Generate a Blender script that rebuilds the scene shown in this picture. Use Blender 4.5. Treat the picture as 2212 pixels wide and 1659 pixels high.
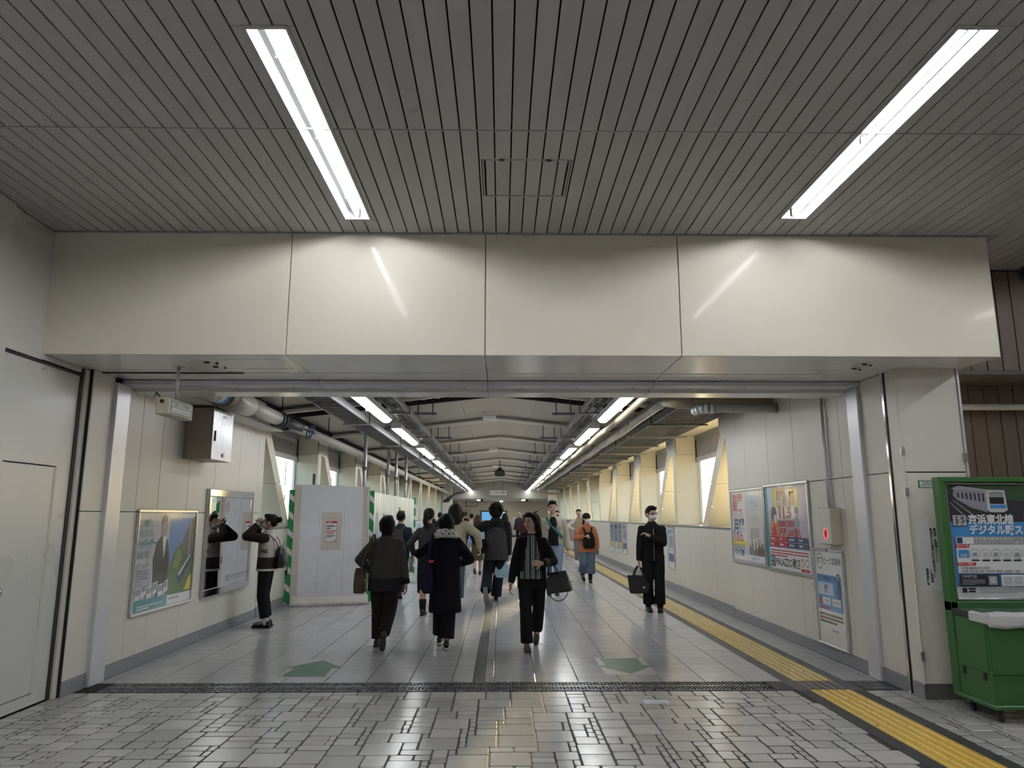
import bpy, bmesh, math, random
from mathutils import Vector, Matrix
random.seed(7)
S = bpy.context.scene
for o in list(bpy.data.objects): bpy.data.objects.remove(o)
COL = S.collection
PI = math.pi
R = math.radians

# ------------------------------------------------------------------ camera
cam = bpy.data.cameras.new('camera'); camo = bpy.data.objects.new('camera', cam); COL.objects.link(camo)
cam.sensor_width = 36.0; cam.lens = 1560.0/2212*36.0; cam.clip_start = .05; cam.clip_end = 400
camo.location = (0, 0, 1.6); camo.rotation_euler = (R(90+10.336), 0, R(-.831))
S.camera = camo
# ------------------------------------------------------------------ sky, sun, exposure
SUN_AZ = R(13.2); SUN_EL = R(8)          # low winter sun ahead and to the right
w = bpy.data.worlds.new('world'); S.world = w; w.use_nodes = True
nt = w.node_tree; nt.nodes.clear()
sky = nt.nodes.new('ShaderNodeTexSky'); sky.sky_type = 'NISHITA'; sky.sun_disc = False
sky.sun_elevation = R(26); sky.sun_rotation = R(14); sky.air_density = 1.2; sky.dust_density = 1.0; sky.ozone_density = 1.5
bg = nt.nodes.new('ShaderNodeBackground'); bg.inputs[1].default_value = .38
wo = nt.nodes.new('ShaderNodeOutputWorld')
nt.links.new(sky.outputs[0], bg.inputs[0]); nt.links.new(bg.outputs[0], wo.inputs[0])
sun = bpy.data.lights.new('sun', 'SUN'); sun.energy = 38.0; sun.color = (1, .75, .43); sun.angle = R(1.8)
suno = bpy.data.objects.new('sun', sun); COL.objects.link(suno)
sd = Vector((math.sin(SUN_AZ)*math.cos(SUN_EL), math.cos(SUN_AZ)*math.cos(SUN_EL), math.sin(SUN_EL)))
suno.rotation_euler = sd.to_track_quat('Z', 'Y').to_euler(); suno.location = (12, 40, 12)
S.view_settings.view_transform = 'Standard'; S.view_settings.look = 'None'
S.view_settings.exposure = 0.56; S.view_settings.gamma = 1.0; S.view_settings.use_curve_mapping = False
LAMP_NEAR = 80.0; LAMP_FAR = 14.0; LAMP_HALL = 18.0
try:
    S.cycles.use_denoising = True; S.cycles.max_bounces = 5; S.cycles.diffuse_bounces = 3; S.cycles.glossy_bounces = 3; S.cycles.transmission_bounces = 2; S.cycles.use_adaptive_sampling = True; S.cycles.adaptive_threshold = .08; S.cycles.adaptive_min_samples = 16
    S.cycles.sample_clamp_indirect = 6; S.cycles.use_light_tree = True
    S.cycles.caustics_reflective = False; S.cycles.caustics_refractive = False
except Exception: pass

# ------------------------------------------------------------------ materials
MATS = {}
def mat(name, col, rough=.6, metal=0., noise=0., nscale=4., bump=0., bscale=30., emit=0., coat=0., rnd=0., spec=.5, stretch=(1, 1, 1), sheen=0.):
    if name in MATS: return MATS[name]
    m = bpy.data.materials.new(name); m.use_nodes = True; t = m.node_tree; N = t.nodes; Lk = t.links
    b = N['Principled BSDF']; c = tuple(col[:3])+(1,)
    b.inputs['Base Color'].default_value = c; b.inputs['Roughness'].default_value = rough
    b.inputs['Metallic'].default_value = metal; b.inputs['Specular IOR Level'].default_value = spec
    b.inputs['Coat Weight'].default_value = coat; b.inputs['Coat Roughness'].default_value = .09
    if sheen: b.inputs['Sheen Weight'].default_value = sheen
    if emit:
        b.inputs['Emission Color'].default_value = c; b.inputs['Emission Strength'].default_value = emit
    if noise or bump:
        tc = N.new('ShaderNodeTexCoord'); mp = N.new('ShaderNodeMapping'); mp.inputs['Scale'].default_value = stretch
        Lk.new(tc.outputs['Object'], mp.inputs['Vector'])
    src = None
    if noise:
        n = N.new('ShaderNodeTexNoise'); n.inputs['Scale'].default_value = nscale; n.inputs['Detail'].default_value = 5
        Lk.new(mp.outputs[0], n.inputs['Vector'])
        mx = N.new('ShaderNodeMix'); mx.data_type = 'RGBA'
        mx.inputs[6].default_value = tuple(max(0, x*(1-noise)) for x in c[:3])+(1,)
        mx.inputs[7].default_value = tuple(min(1, x*(1+noise)) for x in c[:3])+(1,)
        Lk.new(n.outputs[0], mx.inputs[0]); Lk.new(mx.outputs[2], b.inputs['Base Color']); src = mx.outputs[2]
        rr = N.new('ShaderNodeMapRange'); rr.inputs[3].default_value = max(.02, rough-.09); rr.inputs[4].default_value = min(1, rough+.09)
        Lk.new(n.outputs[0], rr.inputs[0]); Lk.new(rr.outputs[0], b.inputs['Roughness'])
    if rnd:
        oi = N.new('ShaderNodeObjectInfo'); ge = N.new('ShaderNodeNewGeometry')
        ad = N.new('ShaderNodeMath'); ad.operation = 'ADD'; fr = N.new('ShaderNodeMath'); fr.operation = 'FRACT'
        Lk.new(oi.outputs['Random'], ad.inputs[0]); Lk.new(ge.outputs['Random Per Island'], ad.inputs[1]); Lk.new(ad.outputs[0], fr.inputs[0])
        mr = N.new('ShaderNodeMapRange'); mr.inputs[3].default_value = 1-rnd; mr.inputs[4].default_value = 1+rnd
        Lk.new(fr.outputs[0], mr.inputs[0])
        hs = N.new('ShaderNodeHueSaturation'); hs.inputs['Color'].default_value = c
        if src: Lk.new(src, hs.inputs['Color'])
        Lk.new(mr.outputs[0], hs.inputs['Value']); Lk.new(hs.outputs[0], b.inputs['Base Color'])
    if bump:
        n2 = N.new('ShaderNodeTexNoise'); n2.inputs['Scale'].default_value = bscale; n2.inputs['Detail'].default_value = 3
        Lk.new(mp.outputs[0], n2.inputs['Vector'])
        bp = N.new('ShaderNodeBump'); bp.inputs['Strength'].default_value = bump; bp.inputs['Distance'].default_value = .01
        Lk.new(n2.outputs[0], bp.inputs['Height']); Lk.new(bp.outputs[0], b.inputs['Normal'])
    MATS[name] = m; return m

def ramp_mat(name, axis, stops, rough=.9, scale=1., bump=.25, bscale=60., sheen=0.):
    """cloth whose own colour changes along an axis of the object (two-tone jackets)"""
    if name in MATS: return MATS[name]
    m = mat(name, (.1, .1, .1), rough, bump=bump, bscale=bscale, sheen=sheen); t = m.node_tree; N = t.nodes
    tc = N.new('ShaderNodeTexCoord'); sp = N.new('ShaderNodeSeparateXYZ'); t.links.new(tc.outputs['Object'], sp.inputs[0])
    ml = N.new('ShaderNodeMath'); ml.operation = 'MULTIPLY'; ml.inputs[1].default_value = scale
    t.links.new(sp.outputs[axis], ml.inputs[0])
    cr = N.new('ShaderNodeValToRGB'); cr.color_ramp.interpolation = 'CONSTANT'
    while len(cr.color_ramp.elements) > 1: cr.color_ramp.elements.remove(cr.color_ramp.elements[-1])
    for i, (p, c) in enumerate(stops):
        e = cr.color_ramp.elements[0] if i == 0 else cr.color_ramp.elements.new(p)
        e.position = p; e.color = tuple(c)+(1,)
    t.links.new(ml.outputs[0], cr.inputs[0]); t.links.new(cr.outputs[0], N['Principled BSDF'].inputs['Base Color'])
    return m

def glass_mat():
    m = bpy.data.materials.new('window_glass'); m.use_nodes = True; t = m.node_tree; t.nodes.clear()
    o = t.nodes.new('ShaderNodeOutputMaterial'); mx = t.nodes.new('ShaderNodeMixShader')
    tr = t.nodes.new('ShaderNodeBsdfTransparent'); tr.inputs[0].default_value = (.90, .94, .94, 1)
    gl = t.nodes.new('ShaderNodeBsdfGlossy'); gl.inputs['Roughness'].default_value = .03
    mx.inputs[0].default_value = .06
    t.links.new(tr.outputs[0], mx.inputs[1]); t.links.new(gl.outputs[0], mx.inputs[2])
    t.links.new(mx.outputs[0], o.inputs[0]); return m
GLASS = glass_mat()
def stripe_mat(name, cols, axis, freq, rough=.8, skew=0., skew_axis=2):
    """repeating stripes along an object axis"""
    m = mat(name, cols[0], rough); t = m.node_tree; N = t.nodes
    tc = N.new('ShaderNodeTexCoord'); sp = N.new('ShaderNodeSeparateXYZ'); t.links.new(tc.outputs['Object'], sp.inputs[0])
    a = N.new('ShaderNodeMath'); a.operation = 'MULTIPLY_ADD'; a.inputs[1].default_value = skew
    t.links.new(sp.outputs[skew_axis], a.inputs[0]); t.links.new(sp.outputs[axis], a.inputs[2])
    ml = N.new('ShaderNodeMath'); ml.operation = 'MULTIPLY'; ml.inputs[1].default_value = freq; t.links.new(a.outputs[0], ml.inputs[0])
    fr = N.new('ShaderNodeMath'); fr.operation = 'FRACT'; t.links.new(ml.outputs[0], fr.inputs[0])
    cr = N.new('ShaderNodeValToRGB'); cr.color_ramp.interpolation = 'CONSTANT'
    n = len(cols)
    cr.color_ramp.elements[0].color = tuple(cols[0])+(1,); cr.color_ramp.elements[1].position = 1/n; cr.color_ramp.elements[1].color = tuple(cols[1])+(1,)
    for i in range(2, n):
        e = cr.color_ramp.elements.new(i/n); e.color = tuple(cols[i])+(1,)
    t.links.new(fr.outputs[0], cr.inputs[0]); t.links.new(cr.outputs[0], N['Principled BSDF'].inputs['Base Color'])
    return m

CREAM = mat('cream_panel', (.71, .68, .615), .38, noise=.03, nscale=1.5, bump=.02, bscale=8)
FASCIA = mat('fascia_enamel', (.76, .72, .62), .5, noise=.03, nscale=1.2, bump=.012, bscale=5, coat=.11)
SOFFIT = mat('soffit_metal', (.88, .87, .84), .22, metal=.1, noise=.04, nscale=2)
STEEL = mat('brushed_steel', (.62, .62, .63), .3, metal=.9, noise=.08, nscale=6, stretch=(1, 1, .1))
ALU = mat('aluminium', (.66, .66, .70), .36, metal=.35, noise=.05, nscale=5)
CHROME = mat('polished_steel', (.78, .76, .74), .1, metal=1.)
BOARD = mat('ceiling_board', (.455, .45, .445), .42, noise=.05, nscale=2, rnd=.05)
DARK = mat('dark_gap', (.012, .012, .012), .9)
BLACK = mat('black_metal', (.02, .02, .022), .45)
GREY = mat('grey_paint', (.30, .30, .31), .5, noise=.06, nscale=4)
DGREY = mat('dark_grey_metal', (.10, .10, .105), .45, metal=.3, noise=.1)
WHITE = mat('white_paint', (.78, .78, .78), .45)
OFFW = mat('off_white', (.70, .68, .62), .5, noise=.03)
TUBE = mat('lamp_tube_near', (.985, .99, 1.), .4, emit=LAMP_NEAR)
TUBEF = mat('lamp_diffuser_far', (.96, .985, 1.), .4, emit=LAMP_FAR)
TUBEH = mat('lamp_diffuser_hall', (1., .95, .86), .4, emit=LAMP_HALL)
BASEB = mat('baseboard_vinyl', (.27, .27, .285), .45, noise=.08, nscale=5)
BROWN = mat('brown_siding', (.16, .125, .10), .55, noise=.12, nscale=3, rnd=.06)

# ------------------------------------------------------------------ geometry helpers
class MB:
    def __init__(s): s.v = []; s.f = []
    def add(s, vs, fs):
        n = len(s.v); s.v += [tuple(p) for p in vs]; s.f += [tuple(i+n for i in q) for q in fs]; return s
    def quad(s, a, b, c, d): return s.add([a, b, c, d], [(0, 1, 2, 3)])
    def box(s, x0, x1, y0, y1, z0, z1):
        v = [(x, y, z) for z in (z0, z1) for y in (y0, y1) for x in (x0, x1)]
        return s.add(v, [(0, 2, 3, 1), (4, 5, 7, 6), (0, 1, 5, 4), (2, 6, 7, 3), (0, 4, 6, 2), (1, 3, 7, 5)])
    def cbox(s, x0, x1, y0, y1, z0, z1, b=.003):
        """box with chamfered edges"""
        c = ((x0+x1)/2, (y0+y1)/2, (z0+z1)/2); h = (abs(x1-x0)/2, abs(y1-y0)/2, abs(z1-z0)/2)
        b = min(b, .45*min(h)*2)
        vs = []; idx = {}
        for sx in (-1, 1):
            for sy in (-1, 1):
                for sz in (-1, 1):
                    for k in range(3):
                        p = [sx*(h[0]-b), sy*(h[1]-b), sz*(h[2]-b)]
                        p[k] = (sx, sy, sz)[k]*h[k]
                        idx[(sx, sy, sz, k)] = len(vs); vs.append((c[0]+p[0], c[1]+p[1], c[2]+p[2]))
        F = []
        I = lambda a, k: idx[(a[0], a[1], a[2], k)]
        for k in range(3):
            i, j = (k+1) % 3, (k+2) % 3
            for sg in (-1, 1):
                q = []
                for (a, b2) in ((-1, -1), (1, -1), (1, 1), (-1, 1)):
                    t = [0, 0, 0]; t[k] = sg; t[i] = a; t[j] = b2; q.append(I(t, k))
                F.append(tuple(q if sg > 0 else q[::-1]))
            for a in (-1, 1):
                for b2 in (-1, 1):
                    t0 = [0, 0, 0]; t1 = [0, 0, 0]; t0[k] = -1; t1[k] = 1
                    t0[i] = t1[i] = a; t0[j] = t1[j] = b2
                    q = (I(t0, i), I(t1, i), I(t1, j), I(t0, j)); F.append(q if a*b2 < 0 else q[::-1])
        for sx in (-1, 1):
            for sy in (-1, 1):
                for sz in (-1, 1):
                    q = tuple(idx[(sx, sy, sz, k)] for k in range(3)); F.append(q if sx*sy*sz > 0 else q[::-1])
        return s.add(vs, F)
    def tube(s, pts, r, n=10, cap=True, sq=1.):
        pts = [Vector(p) for p in pts]; rs = r if isinstance(r, (list, tuple)) else [r]*len(pts)
        rings = []; up = None
        for i, p in enumerate(pts):
            d = (pts[min(i+1, len(pts)-1)]-pts[max(i-1, 0)])
            if d.length < 1e-9: d = Vector((0, 0, 1))
            d.normalize()
            if up is None: up = Vector((0, 0, 1)) if abs(d.z) < .9 else Vector((0, 1, 0))
            a = d.cross(up)
            if a.length < 1e-6: a = d.cross(Vector((1, .3, 0)))
            a.normalize(); b = a.cross(d).normalized(); up = b
            rings.append([p+a*rs[i]*math.cos(2*PI*k/n)+b*rs[i]*sq*math.sin(2*PI*k/n) for k in range(n)])
        return s.rings(rings, cap)
    def rings(s, rings, cap=True):
        n = len(rings[0]); v = [p for r in rings for p in r]; f = []
        for i in range(len(rings)-1):
            for k in range(n):
                a = i*n+k; b = i*n+(k+1) % n; f.append((a, b, b+n, a+n))
        if cap:
            f.append(tuple(range(n-1, -1, -1))); f.append(tuple((len(rings)-1)*n+k for k in range(n)))
        return s.add(v, f)
    def loft(s, rs, n=20, axis='z'):
        """rs: (cx,cy,cz,rx,ry) ellipses stacked upward"""
        return s.rings([[(cx+rx*math.cos(2*PI*k/n), cy+ry*math.sin(2*PI*k/n), cz) for k in range(n)] for cx, cy, cz, rx, ry in rs])
    def ell(s, c, r, n=14, m=9, rot=None):
        rings = []
        for i in range(1, m):
            t = PI*i/m
            rings.append([Vector((r[0]*math.sin(t)*math.cos(2*PI*k/n), r[1]*math.sin(t)*math.sin(2*PI*k/n), -r[2]*math.cos(t))) for k in range(n)])
        if rot is not None: rings = [[rot @ p for p in q] for q in rings]
        c = Vector(c); rings = [[p+c for p in q] for q in rings]
        return s.rings(rings)
    def prism(s, poly, ax, a0, a1):
        """2D polygon extruded along axis ax (0,1,2) from a0 to a1; poly in remaining axes order"""
        def P(p, a):
            q = list(p); q.insert(ax, a); return tuple(q)
        n = len(poly); v = [P(p, a0) for p in poly]+[P(p, a1) for p in poly]
        f = [tuple(range(n-1, -1, -1)), tuple(range(n, 2*n))]+[(i, (i+1) % n, (i+1) % n+n, i+n) for i in range(n)]
        return s.add(v, f)
    def mesh(s, name, m=None, smooth=False):
        me = bpy.data.meshes.new(name); me.from_pydata(s.v, [], s.f); me.update()
        bm = bmesh.new(); bm.from_mesh(me); bmesh.ops.recalc_face_normals(bm, faces=bm.faces); bm.to_mesh(me); bm.free()
        if m: me.materials.append(m)
        if smooth:
            for p in me.polygons: p.use_smooth = True
        return me
    def build(s, name, m, parent=None, smooth=False, local=False):
        if parent is not None and not local:
            q = parent
            while q is not None and q.name not in WM: q = q.parent
            M = WM.get(q.name) if q is not None else None
            if M is not None:
                Mi = M.inverted(); s.v = [tuple(Mi @ Vector(p)) for p in s.v]
        return link(name, s.mesh(name, m, smooth), parent)
WM = {}
def link(name, me, parent=None, loc=None, rot=None):
    o = bpy.data.objects.new(name, me); COL.objects.link(o)
    if parent is not None: o.parent = parent
    if loc is not None: o.location = loc
    if rot is not None: o.rotation_euler = rot
    return o
def tag(o, label=None, cat=None, group=None, kind=None):
    if label: o['label'] = label
    if cat: o['category'] = cat
    if group: o['group'] = group
    if kind: o['kind'] = kind
    return o
def thing(name, label, cat, loc=(0, 0, 0), rz=0., group=None):
    o = bpy.data.objects.new(name, None); COL.objects.link(o); o.empty_display_size = .1
    o.location = loc; o.rotation_euler = (0, 0, rz)
    WM[o.name] = Matrix.Translation(Vector(loc)) @ Matrix.Rotation(rz, 4, 'Z')
    return tag(o, label, cat, group)
def struct(name, mb, m, label, cat):
    return tag(mb.build(name, m), label, cat, kind='structure')
def dup_tree(o, loc, rz=0., label=None, group=None):
    c = o.copy(); COL.objects.link(c); c.location = loc; c.rotation_euler = (0, 0, rz)
    WM[c.name] = Matrix.Translation(Vector(loc)) @ Matrix.Rotation(rz, 4, 'Z')
    if label: c['label'] = label
    if group: c['group'] = group
    for ch in [x for x in bpy.data.objects if x.parent == o]:
        d = ch.copy(); COL.objects.link(d); d.parent = c
        for g in [x for x in bpy.data.objects if x.parent == ch]:
            e = g.copy(); COL.objects.link(e); e.parent = d
    return c
def bx(*a): return MB().box(*a)
def cb(*a, b=.003): return MB().cbox(*a, b=b)

# flat print: coloured shapes and lettering on a plane given by origin O, right U, up V, normal N
class Print:
    def __init__(s, O, U, V, parent):
        s.O = Vector(O); s.U = Vector(U).normalized(); s.V = Vector(V).normalized(); s.N = s.U.cross(s.V); s.p = parent; s.k = 1
        s.b = {}
    def P(s, u, v, d): return s.O+s.U*u+s.V*v+s.N*d
    def poly(s, m, pts, part='print'):
        d = .00025*s.k; s.k += 1
        b = s.b.setdefault((m.name, part), (MB(), m)); b[0].add([s.P(u, v, d) for u, v in pts], [tuple(range(len(pts)))])
        return s
    def rect(s, m, u0, v0, u1, v1, part='print'): return s.poly(m, [(u0, v0), (u1, v0), (u1, v1), (u0, v1)], part)
    def circ(s, m, u, v, r, n=20, ry=None, part='print'):
        ry = ry or r
        return s.poly(m, [(u+r*math.cos(2*PI*k/n), v+ry*math.sin(2*PI*k/n)) for k in range(n)], part)
    def ring(s, m, u, v, r, t, n=20, part='print'):
        d = .00025*s.k; s.k += 1; b = s.b.setdefault((m.name, part), (MB(), m)); vs = []; f = []
        for k in range(n):
            a = 2*PI*k/n; vs += [s.P(u+r*math.cos(a), v+r*math.sin(a), d), s.P(u+(r-t)*math.cos(a), v+(r-t)*math.sin(a), d)]
            f.append((2*k, (2*k+2) % (2*n), (2*k+3) % (2*n), 2*k+1))
        b[0].add(vs, f); return s
    def text(s, m, body, u, v, h, align='LEFT', width=None, vertical=False, part='lettering', bold=0.):
        d = .00025*s.k; s.k += 1
        if vertical:
            for i, ch in enumerate(body):
                if ch != ' ': s.text(m, ch, u, v-(i+1)*h*1.06, h, part=part, bold=bold); s.k -= 1
            return s
        c = TXT.data; c.body = body; c.size = 1.0; c.resolution_u = 2; c.offset = bold
        me = bpy.data.meshes.new_from_object(TXT)
        if not me.vertices: return s
        xs = [p.co.x for p in me.vertices]; x0, x1 = min(xs), max(xs)
        sy = h/.86; sx = sy
        if width: sx = width/max(1e-6, x1-x0)
        W = (x1-x0)*sx
        off = {'LEFT': 0, 'CENTER': -W/2, 'RIGHT': -W}[align]
        b = s.b.setdefault((m.name, part), (MB(), m))
        b[0].add([s.P(u+off+(p.co.x-x0)*sx, v+(p.co.y+.08)*sy, d) for p in me.vertices], [tuple(q.vertices) for q in me.polygons])
        bpy.data.meshes.remove(me); return s
    def lines(s, m, u, v, w, h, n, seed=1):
        """rows of print too small to read"""
        rn = random.Random(seed); st = h/n
        for i in range(n):
            x = u; e = u+w*(1 if i < n-1 else rn.uniform(.4, .8))
            while x < e-st*.3:
                l = rn.uniform(.4, 1.4)*st; l = min(l, e-x)
                s.rect(m, x, v-st*(i+.75), x+l*.86, v-st*(i+.2), 'small_print'); s.k -= 1; x += l
        s.k += 1; return s
    def done(s):
        for (mn, part), (b, m) in s.b.items():
            o = b.build(part, m, s.p)
            if part == 'small_print': o['kind'] = 'stuff'
tc_ = bpy.data.curves.new('text_source', 'FONT'); TXT = bpy.data.objects.new('text_source', tc_); COL.objects.link(TXT)
def ink(name, c, rough=.45, coat=.6): return mat('ink_'+name, c, rough, coat=coat)
INK_W = ink('white', (.74, .75, .76)); INK_K = ink('black', (.02, .02, .02)); INK_R = ink('red', (.55, .03, .05)); INK_B = ink('blue', (.06, .28, .62))
INK_G = ink('green', (.03, .25, .10)); INK_GR = ink('grey', (.30, .31, .34)); INK_T = ink('teal', (.06, .30, .36)); INK_Y = ink('yellow', (.75, .60, .08))
INK_N = ink('navy', (.03, .05, .16)); INK_P = ink('pale_blue', (.45, .58, .75)); INK_PK = ink('pink', (.62, .30, .42)); INK_BR = ink('brown', (.20, .12, .07))
INK_LG = ink('light_grey', (.55, .56, .58)); INK_DG = ink('dark_green', (.04, .09, .04)); INK_O = ink('orange', (.70, .28, .06))
# ================================================================== the concourse in front
XL, XR = -3.93, 3.76            # corridor wall faces
XD = -4.0                       # plane of the big steel door on the left
FY = 6.22; CZ = 4.12; SZ = 2.99 # fascia plane, ceiling height, soffit height
PY = 6.73                       # front of the right pillar
# --- floors
STONE = mat('paving_stone', (.455, .45, .435), .22, noise=.10, nscale=7, bump=.05, bscale=40, rnd=.14)
GROUT = mat('paving_joint', (.03, .029, .027), .6)
floor1 = struct('floor', bx(-4.2, 9.0, -6, 7.10, -.06, -.004), GROUT, 'concourse floor of irregular pale grey paving stones with dark joints', 'floor')
# irregular ashlar: pack rectangles of 1..3 modules
mod = .056; GX0, GY0 = -4.0, 3.72; NX, NY = int((6.6-GX0)/mod), int((7.10-GY0)/mod)
occ = [[False]*NY for _ in range(NX)]; stones = []
rs_ = random.Random(11)
sizes = [(5, 5)]*6+[(4, 5)]*3+[(4, 4)]*5+[(4, 3)]*4+[(3, 4)]*2+[(3, 3)]*4+[(4, 2)]*2+[(3, 2)]*3+[(2, 3)]*2
for j in range(NY-1, -1, -1):
    for i in range(NX):
        if occ[i][j]: continue
        for (a, b) in rs_.sample(sizes, 9)+[(2, 2), (3, 1), (2, 1), (1, 2), (1, 1)]:
            if i+a > NX or j-b+1 < 0: continue
            if any(occ[i+p][j-q] for p in range(a) for q in range(b)): continue
            for p in range(a):
                for q in range(b): occ[i+p][j-q] = True
            stones.append((GX0+i*mod, GX0+(i+a)*mod, GY0+(j-b+1)*mod, GY0+(j+1)*mod)); break
def stone_mesh(mb, x0, x1, y0, y1):
    g = .0068; c = .014; jit = lambda: rs_.uniform(-.003, .003)
    x0 += g+jit(); x1 -= g+jit(); y0 += g+jit(); y1 -= g+jit()
    P = [(x0+c, y0), (x1-c, y0), (x1-c*.3, y0+c*.3), (x1, y0+c), (x1, y1-c), (x1-c*.3, y1-c*.3), (x1-c, y1), (x0+c, y1), (x0+c*.3, y1-c*.3), (x0, y1-c), (x0, y0+c), (x0+c*.3, y0+c*.3)]
    cx, cy = (x0+x1)/2, (y0+y1)/2; h = rs_.uniform(-.0006, .0006)
    k = lambda p, s: (p[0]+(cx-p[0])/abs(cx-x0)*s*.7, p[1]+(cy-p[1])/abs(cy-y0)*s*.7)
    mb.rings([[(p[0], p[1], -.006) for p in P], [(p[0], p[1], -.0018+h) for p in P], [k(p, .003)+(h,) for p in P]])
TX0, TX1 = 2.88, 3.27           # tactile strip
keep = []
for st in stones:
    x0, x1, y0, y1 = st
    if x1 > TX0-.115 and x0 < TX1+.115:
        if x0 < TX0-.16: x1 = TX0-.115
        elif x1 > TX1+.16: x0 = TX1+.115
        else: continue
    if min(x1-x0, y1-y0) < .03: continue
    keep.append((x0, x1, y0, y1))
def vis(s):
    cx, cy = (s[0]+s[1])/2, (s[2]+s[3])/2
    return cy > 4.42 and -.72*cy < cx < .74*cy
inview = sorted([s for s in keep if vis(s)], key=lambda s: -((s[1]-s[0])*(s[3]-s[2]))/((s[2]**2+s[0]**2+2.5)**1.5))
big = set(inview[:290]); rest = MB()
for s_ in keep:
    if s_ in big:
        m_ = MB(); stone_mesh(m_, *s_); m_.build('paving_stone', STONE, floor1)
    else: stone_mesh(rest, *s_)
tag(rest.build('paving_stones_beyond', STONE, floor1), kind='stuff')
bx(-4.15, 9, -6, 3.71, -.004, -.0005).build('screed', STONE, floor1)
# dark rubber borders beside the tactile strip
RUB = mat('border_rubber', (.045, .047, .052), .5, noise=.1, nscale=8)
bx(TX0-.115, TX1+.115, 3.72, 7.1, -.004, -.0008).build('border_strip', RUB, floor1)
# --- corridor floor tiles
TILE = mat('corridor_tile', (.44, .435, .45), .2, noise=.09, nscale=5, bump=.03, bscale=12, rnd=.06, stretch=(.6, 2, 1))
JOINT = mat('tile_joint', (.03, .03, .032), .6)
floor2 = struct('floor.001', bx(XL-.6, XR+.6, 7.10, 49, -.06, -.0035), JOINT, 'long corridor floor of square grey tiles with dark lengthwise joints', 'floor')
TP = .4155; tx0 = -3.393-TP*2
tile_list = []
ny = int((49-7.47)/TP)
for j in range(ny):
    y0 = 7.47+j*TP; y1 = y0+TP
    for i in range(20):
        x0 = tx0+i*TP; x1 = x0+TP
        x0 = max(x0, XL); x1 = min(x1, XR)
        if x1-x0 < .03: continue
        segs = [(x0, x1)]
        for (c0, c1) in ((-.275, -.165), (TX0-.115, TX1+.115)):
            ns = []
            for a, b in segs:
                if b <= c0 or a >= c1: ns.append((a, b))
                else:
                    if a < c0-.02: ns.append((a, c0))
                    if b > c1+.02: ns.append((c1, b))
            segs = ns
        for a, b in segs: tile_list.append((a, b, y0, y1))
def tile(mb, x0, x1, y0, y1):
    gx, gy = .0052, .0022
    x0 += gx; x1 -= gx; y0 += gy; y1 -= gy; b = .002
    mb.rings([[(x0, y0, -.004), (x1, y0, -.004), (x1, y1, -.004), (x0, y1, -.004)], [(x0, y0, -.0012), (x1, y0, -.0012), (x1, y1, -.0012), (x0, y1, -.0012)],
              [(x0+b, y0+b, 0), (x1-b, y0+b, 0), (x1-b, y1-b, 0), (x0+b, y1-b, 0)]])
rest = MB()
for n, t_ in enumerate(tile_list):
    if n < 295:
        m_ = MB(); tile(m_, *t_); m_.build('floor_tile', TILE, floor2)
    else: tile(rest, *t_)
tag(rest.build('floor_tiles_beyond', TILE, floor2), kind='stuff')
bx(-.272, -.168, 7.47, 49, -.004, -.0008).build('joint_cover', mat('joint_cover', (.10, .10, .105), .4, metal=.4), floor2)
bx(TX0-.115, TX1+.115, 7.1, 49, -.004, -.0008).build('border_strip', mat('border_rubber_corridor', (.10, .10, .108), .45, noise=.1), floor2)
bx(TX0-.3, XR, 7.10, 7.47, -.004, -.001).build('cover_plate', RUB, floor2)
bx(XL, TX0-.3, 7.10, 7.47, -.004, -.0022).build('channel', DARK, floor2)
# --- tactile paving blocks
YEL = mat('tactile_yellow', (.70, .46, .06), .38, noise=.14, nscale=9, bump=.05, bscale=60, rnd=.05)
YELF = mat('tactile_yellow_worn', (.60, .44, .14), .38, noise=.14, nscale=9, bump=.05, bscale=60, rnd=.05)
BRT = mat('tactile_brown', (.10, .075, .06), .4, noise=.2, nscale=8)
def tact_mesh(L, W, m, n=5):
    b = MB(); b.cbox(-W/2+.002, W/2-.002, .002, L-.003, 0, .003, b=.001)
    p = W/n
    for i in range(n):
        x = -W/2+p*(i+.5); w0, w1 = .017, .010
        b.rings([[(x-w0, .012, .003), (x+w0, .012, .003), (x+w0, L-.013, .003), (x-w0, L-.013, .003)], [(x-w1, .02, .0095), (x+w1, .02, .0095), (x+w1, L-.021, .0095), (x-w1, L-.021, .0095)]])
    return b.mesh('tactile_block', m)
def tact_strip(label, y0, y1, m, L=.395):
    t = thing('tactile_paving', label, 'tactile paving', ((TX0+TX1)/2, y0, 0), group=None)
    me = tact_mesh(L, TX1-TX0, m); n = int(round((y1-y0)/L))
    for i in range(n): link('tactile_block', me, t, (0, i*L, -.0005))
    return t
tact_strip('bright yellow ribbed tactile paving crossing the stone floor in front of the grating', 7.1-.395*8, 7.1, YEL)
tact_strip('long worn yellow tactile paving strip running down the corridor beside the right wall', 7.47, 7.47+.395*104, YELF)
t = thing('tactile_plate', 'brown ribbed tactile plate bridging the drain grating', 'tactile plate', ((TX0+TX1)/2, 7.105, 0))
link('tactile_block', tact_mesh(.36, TX1-TX0, BRT), t, (0, 0, -.0005))
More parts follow.
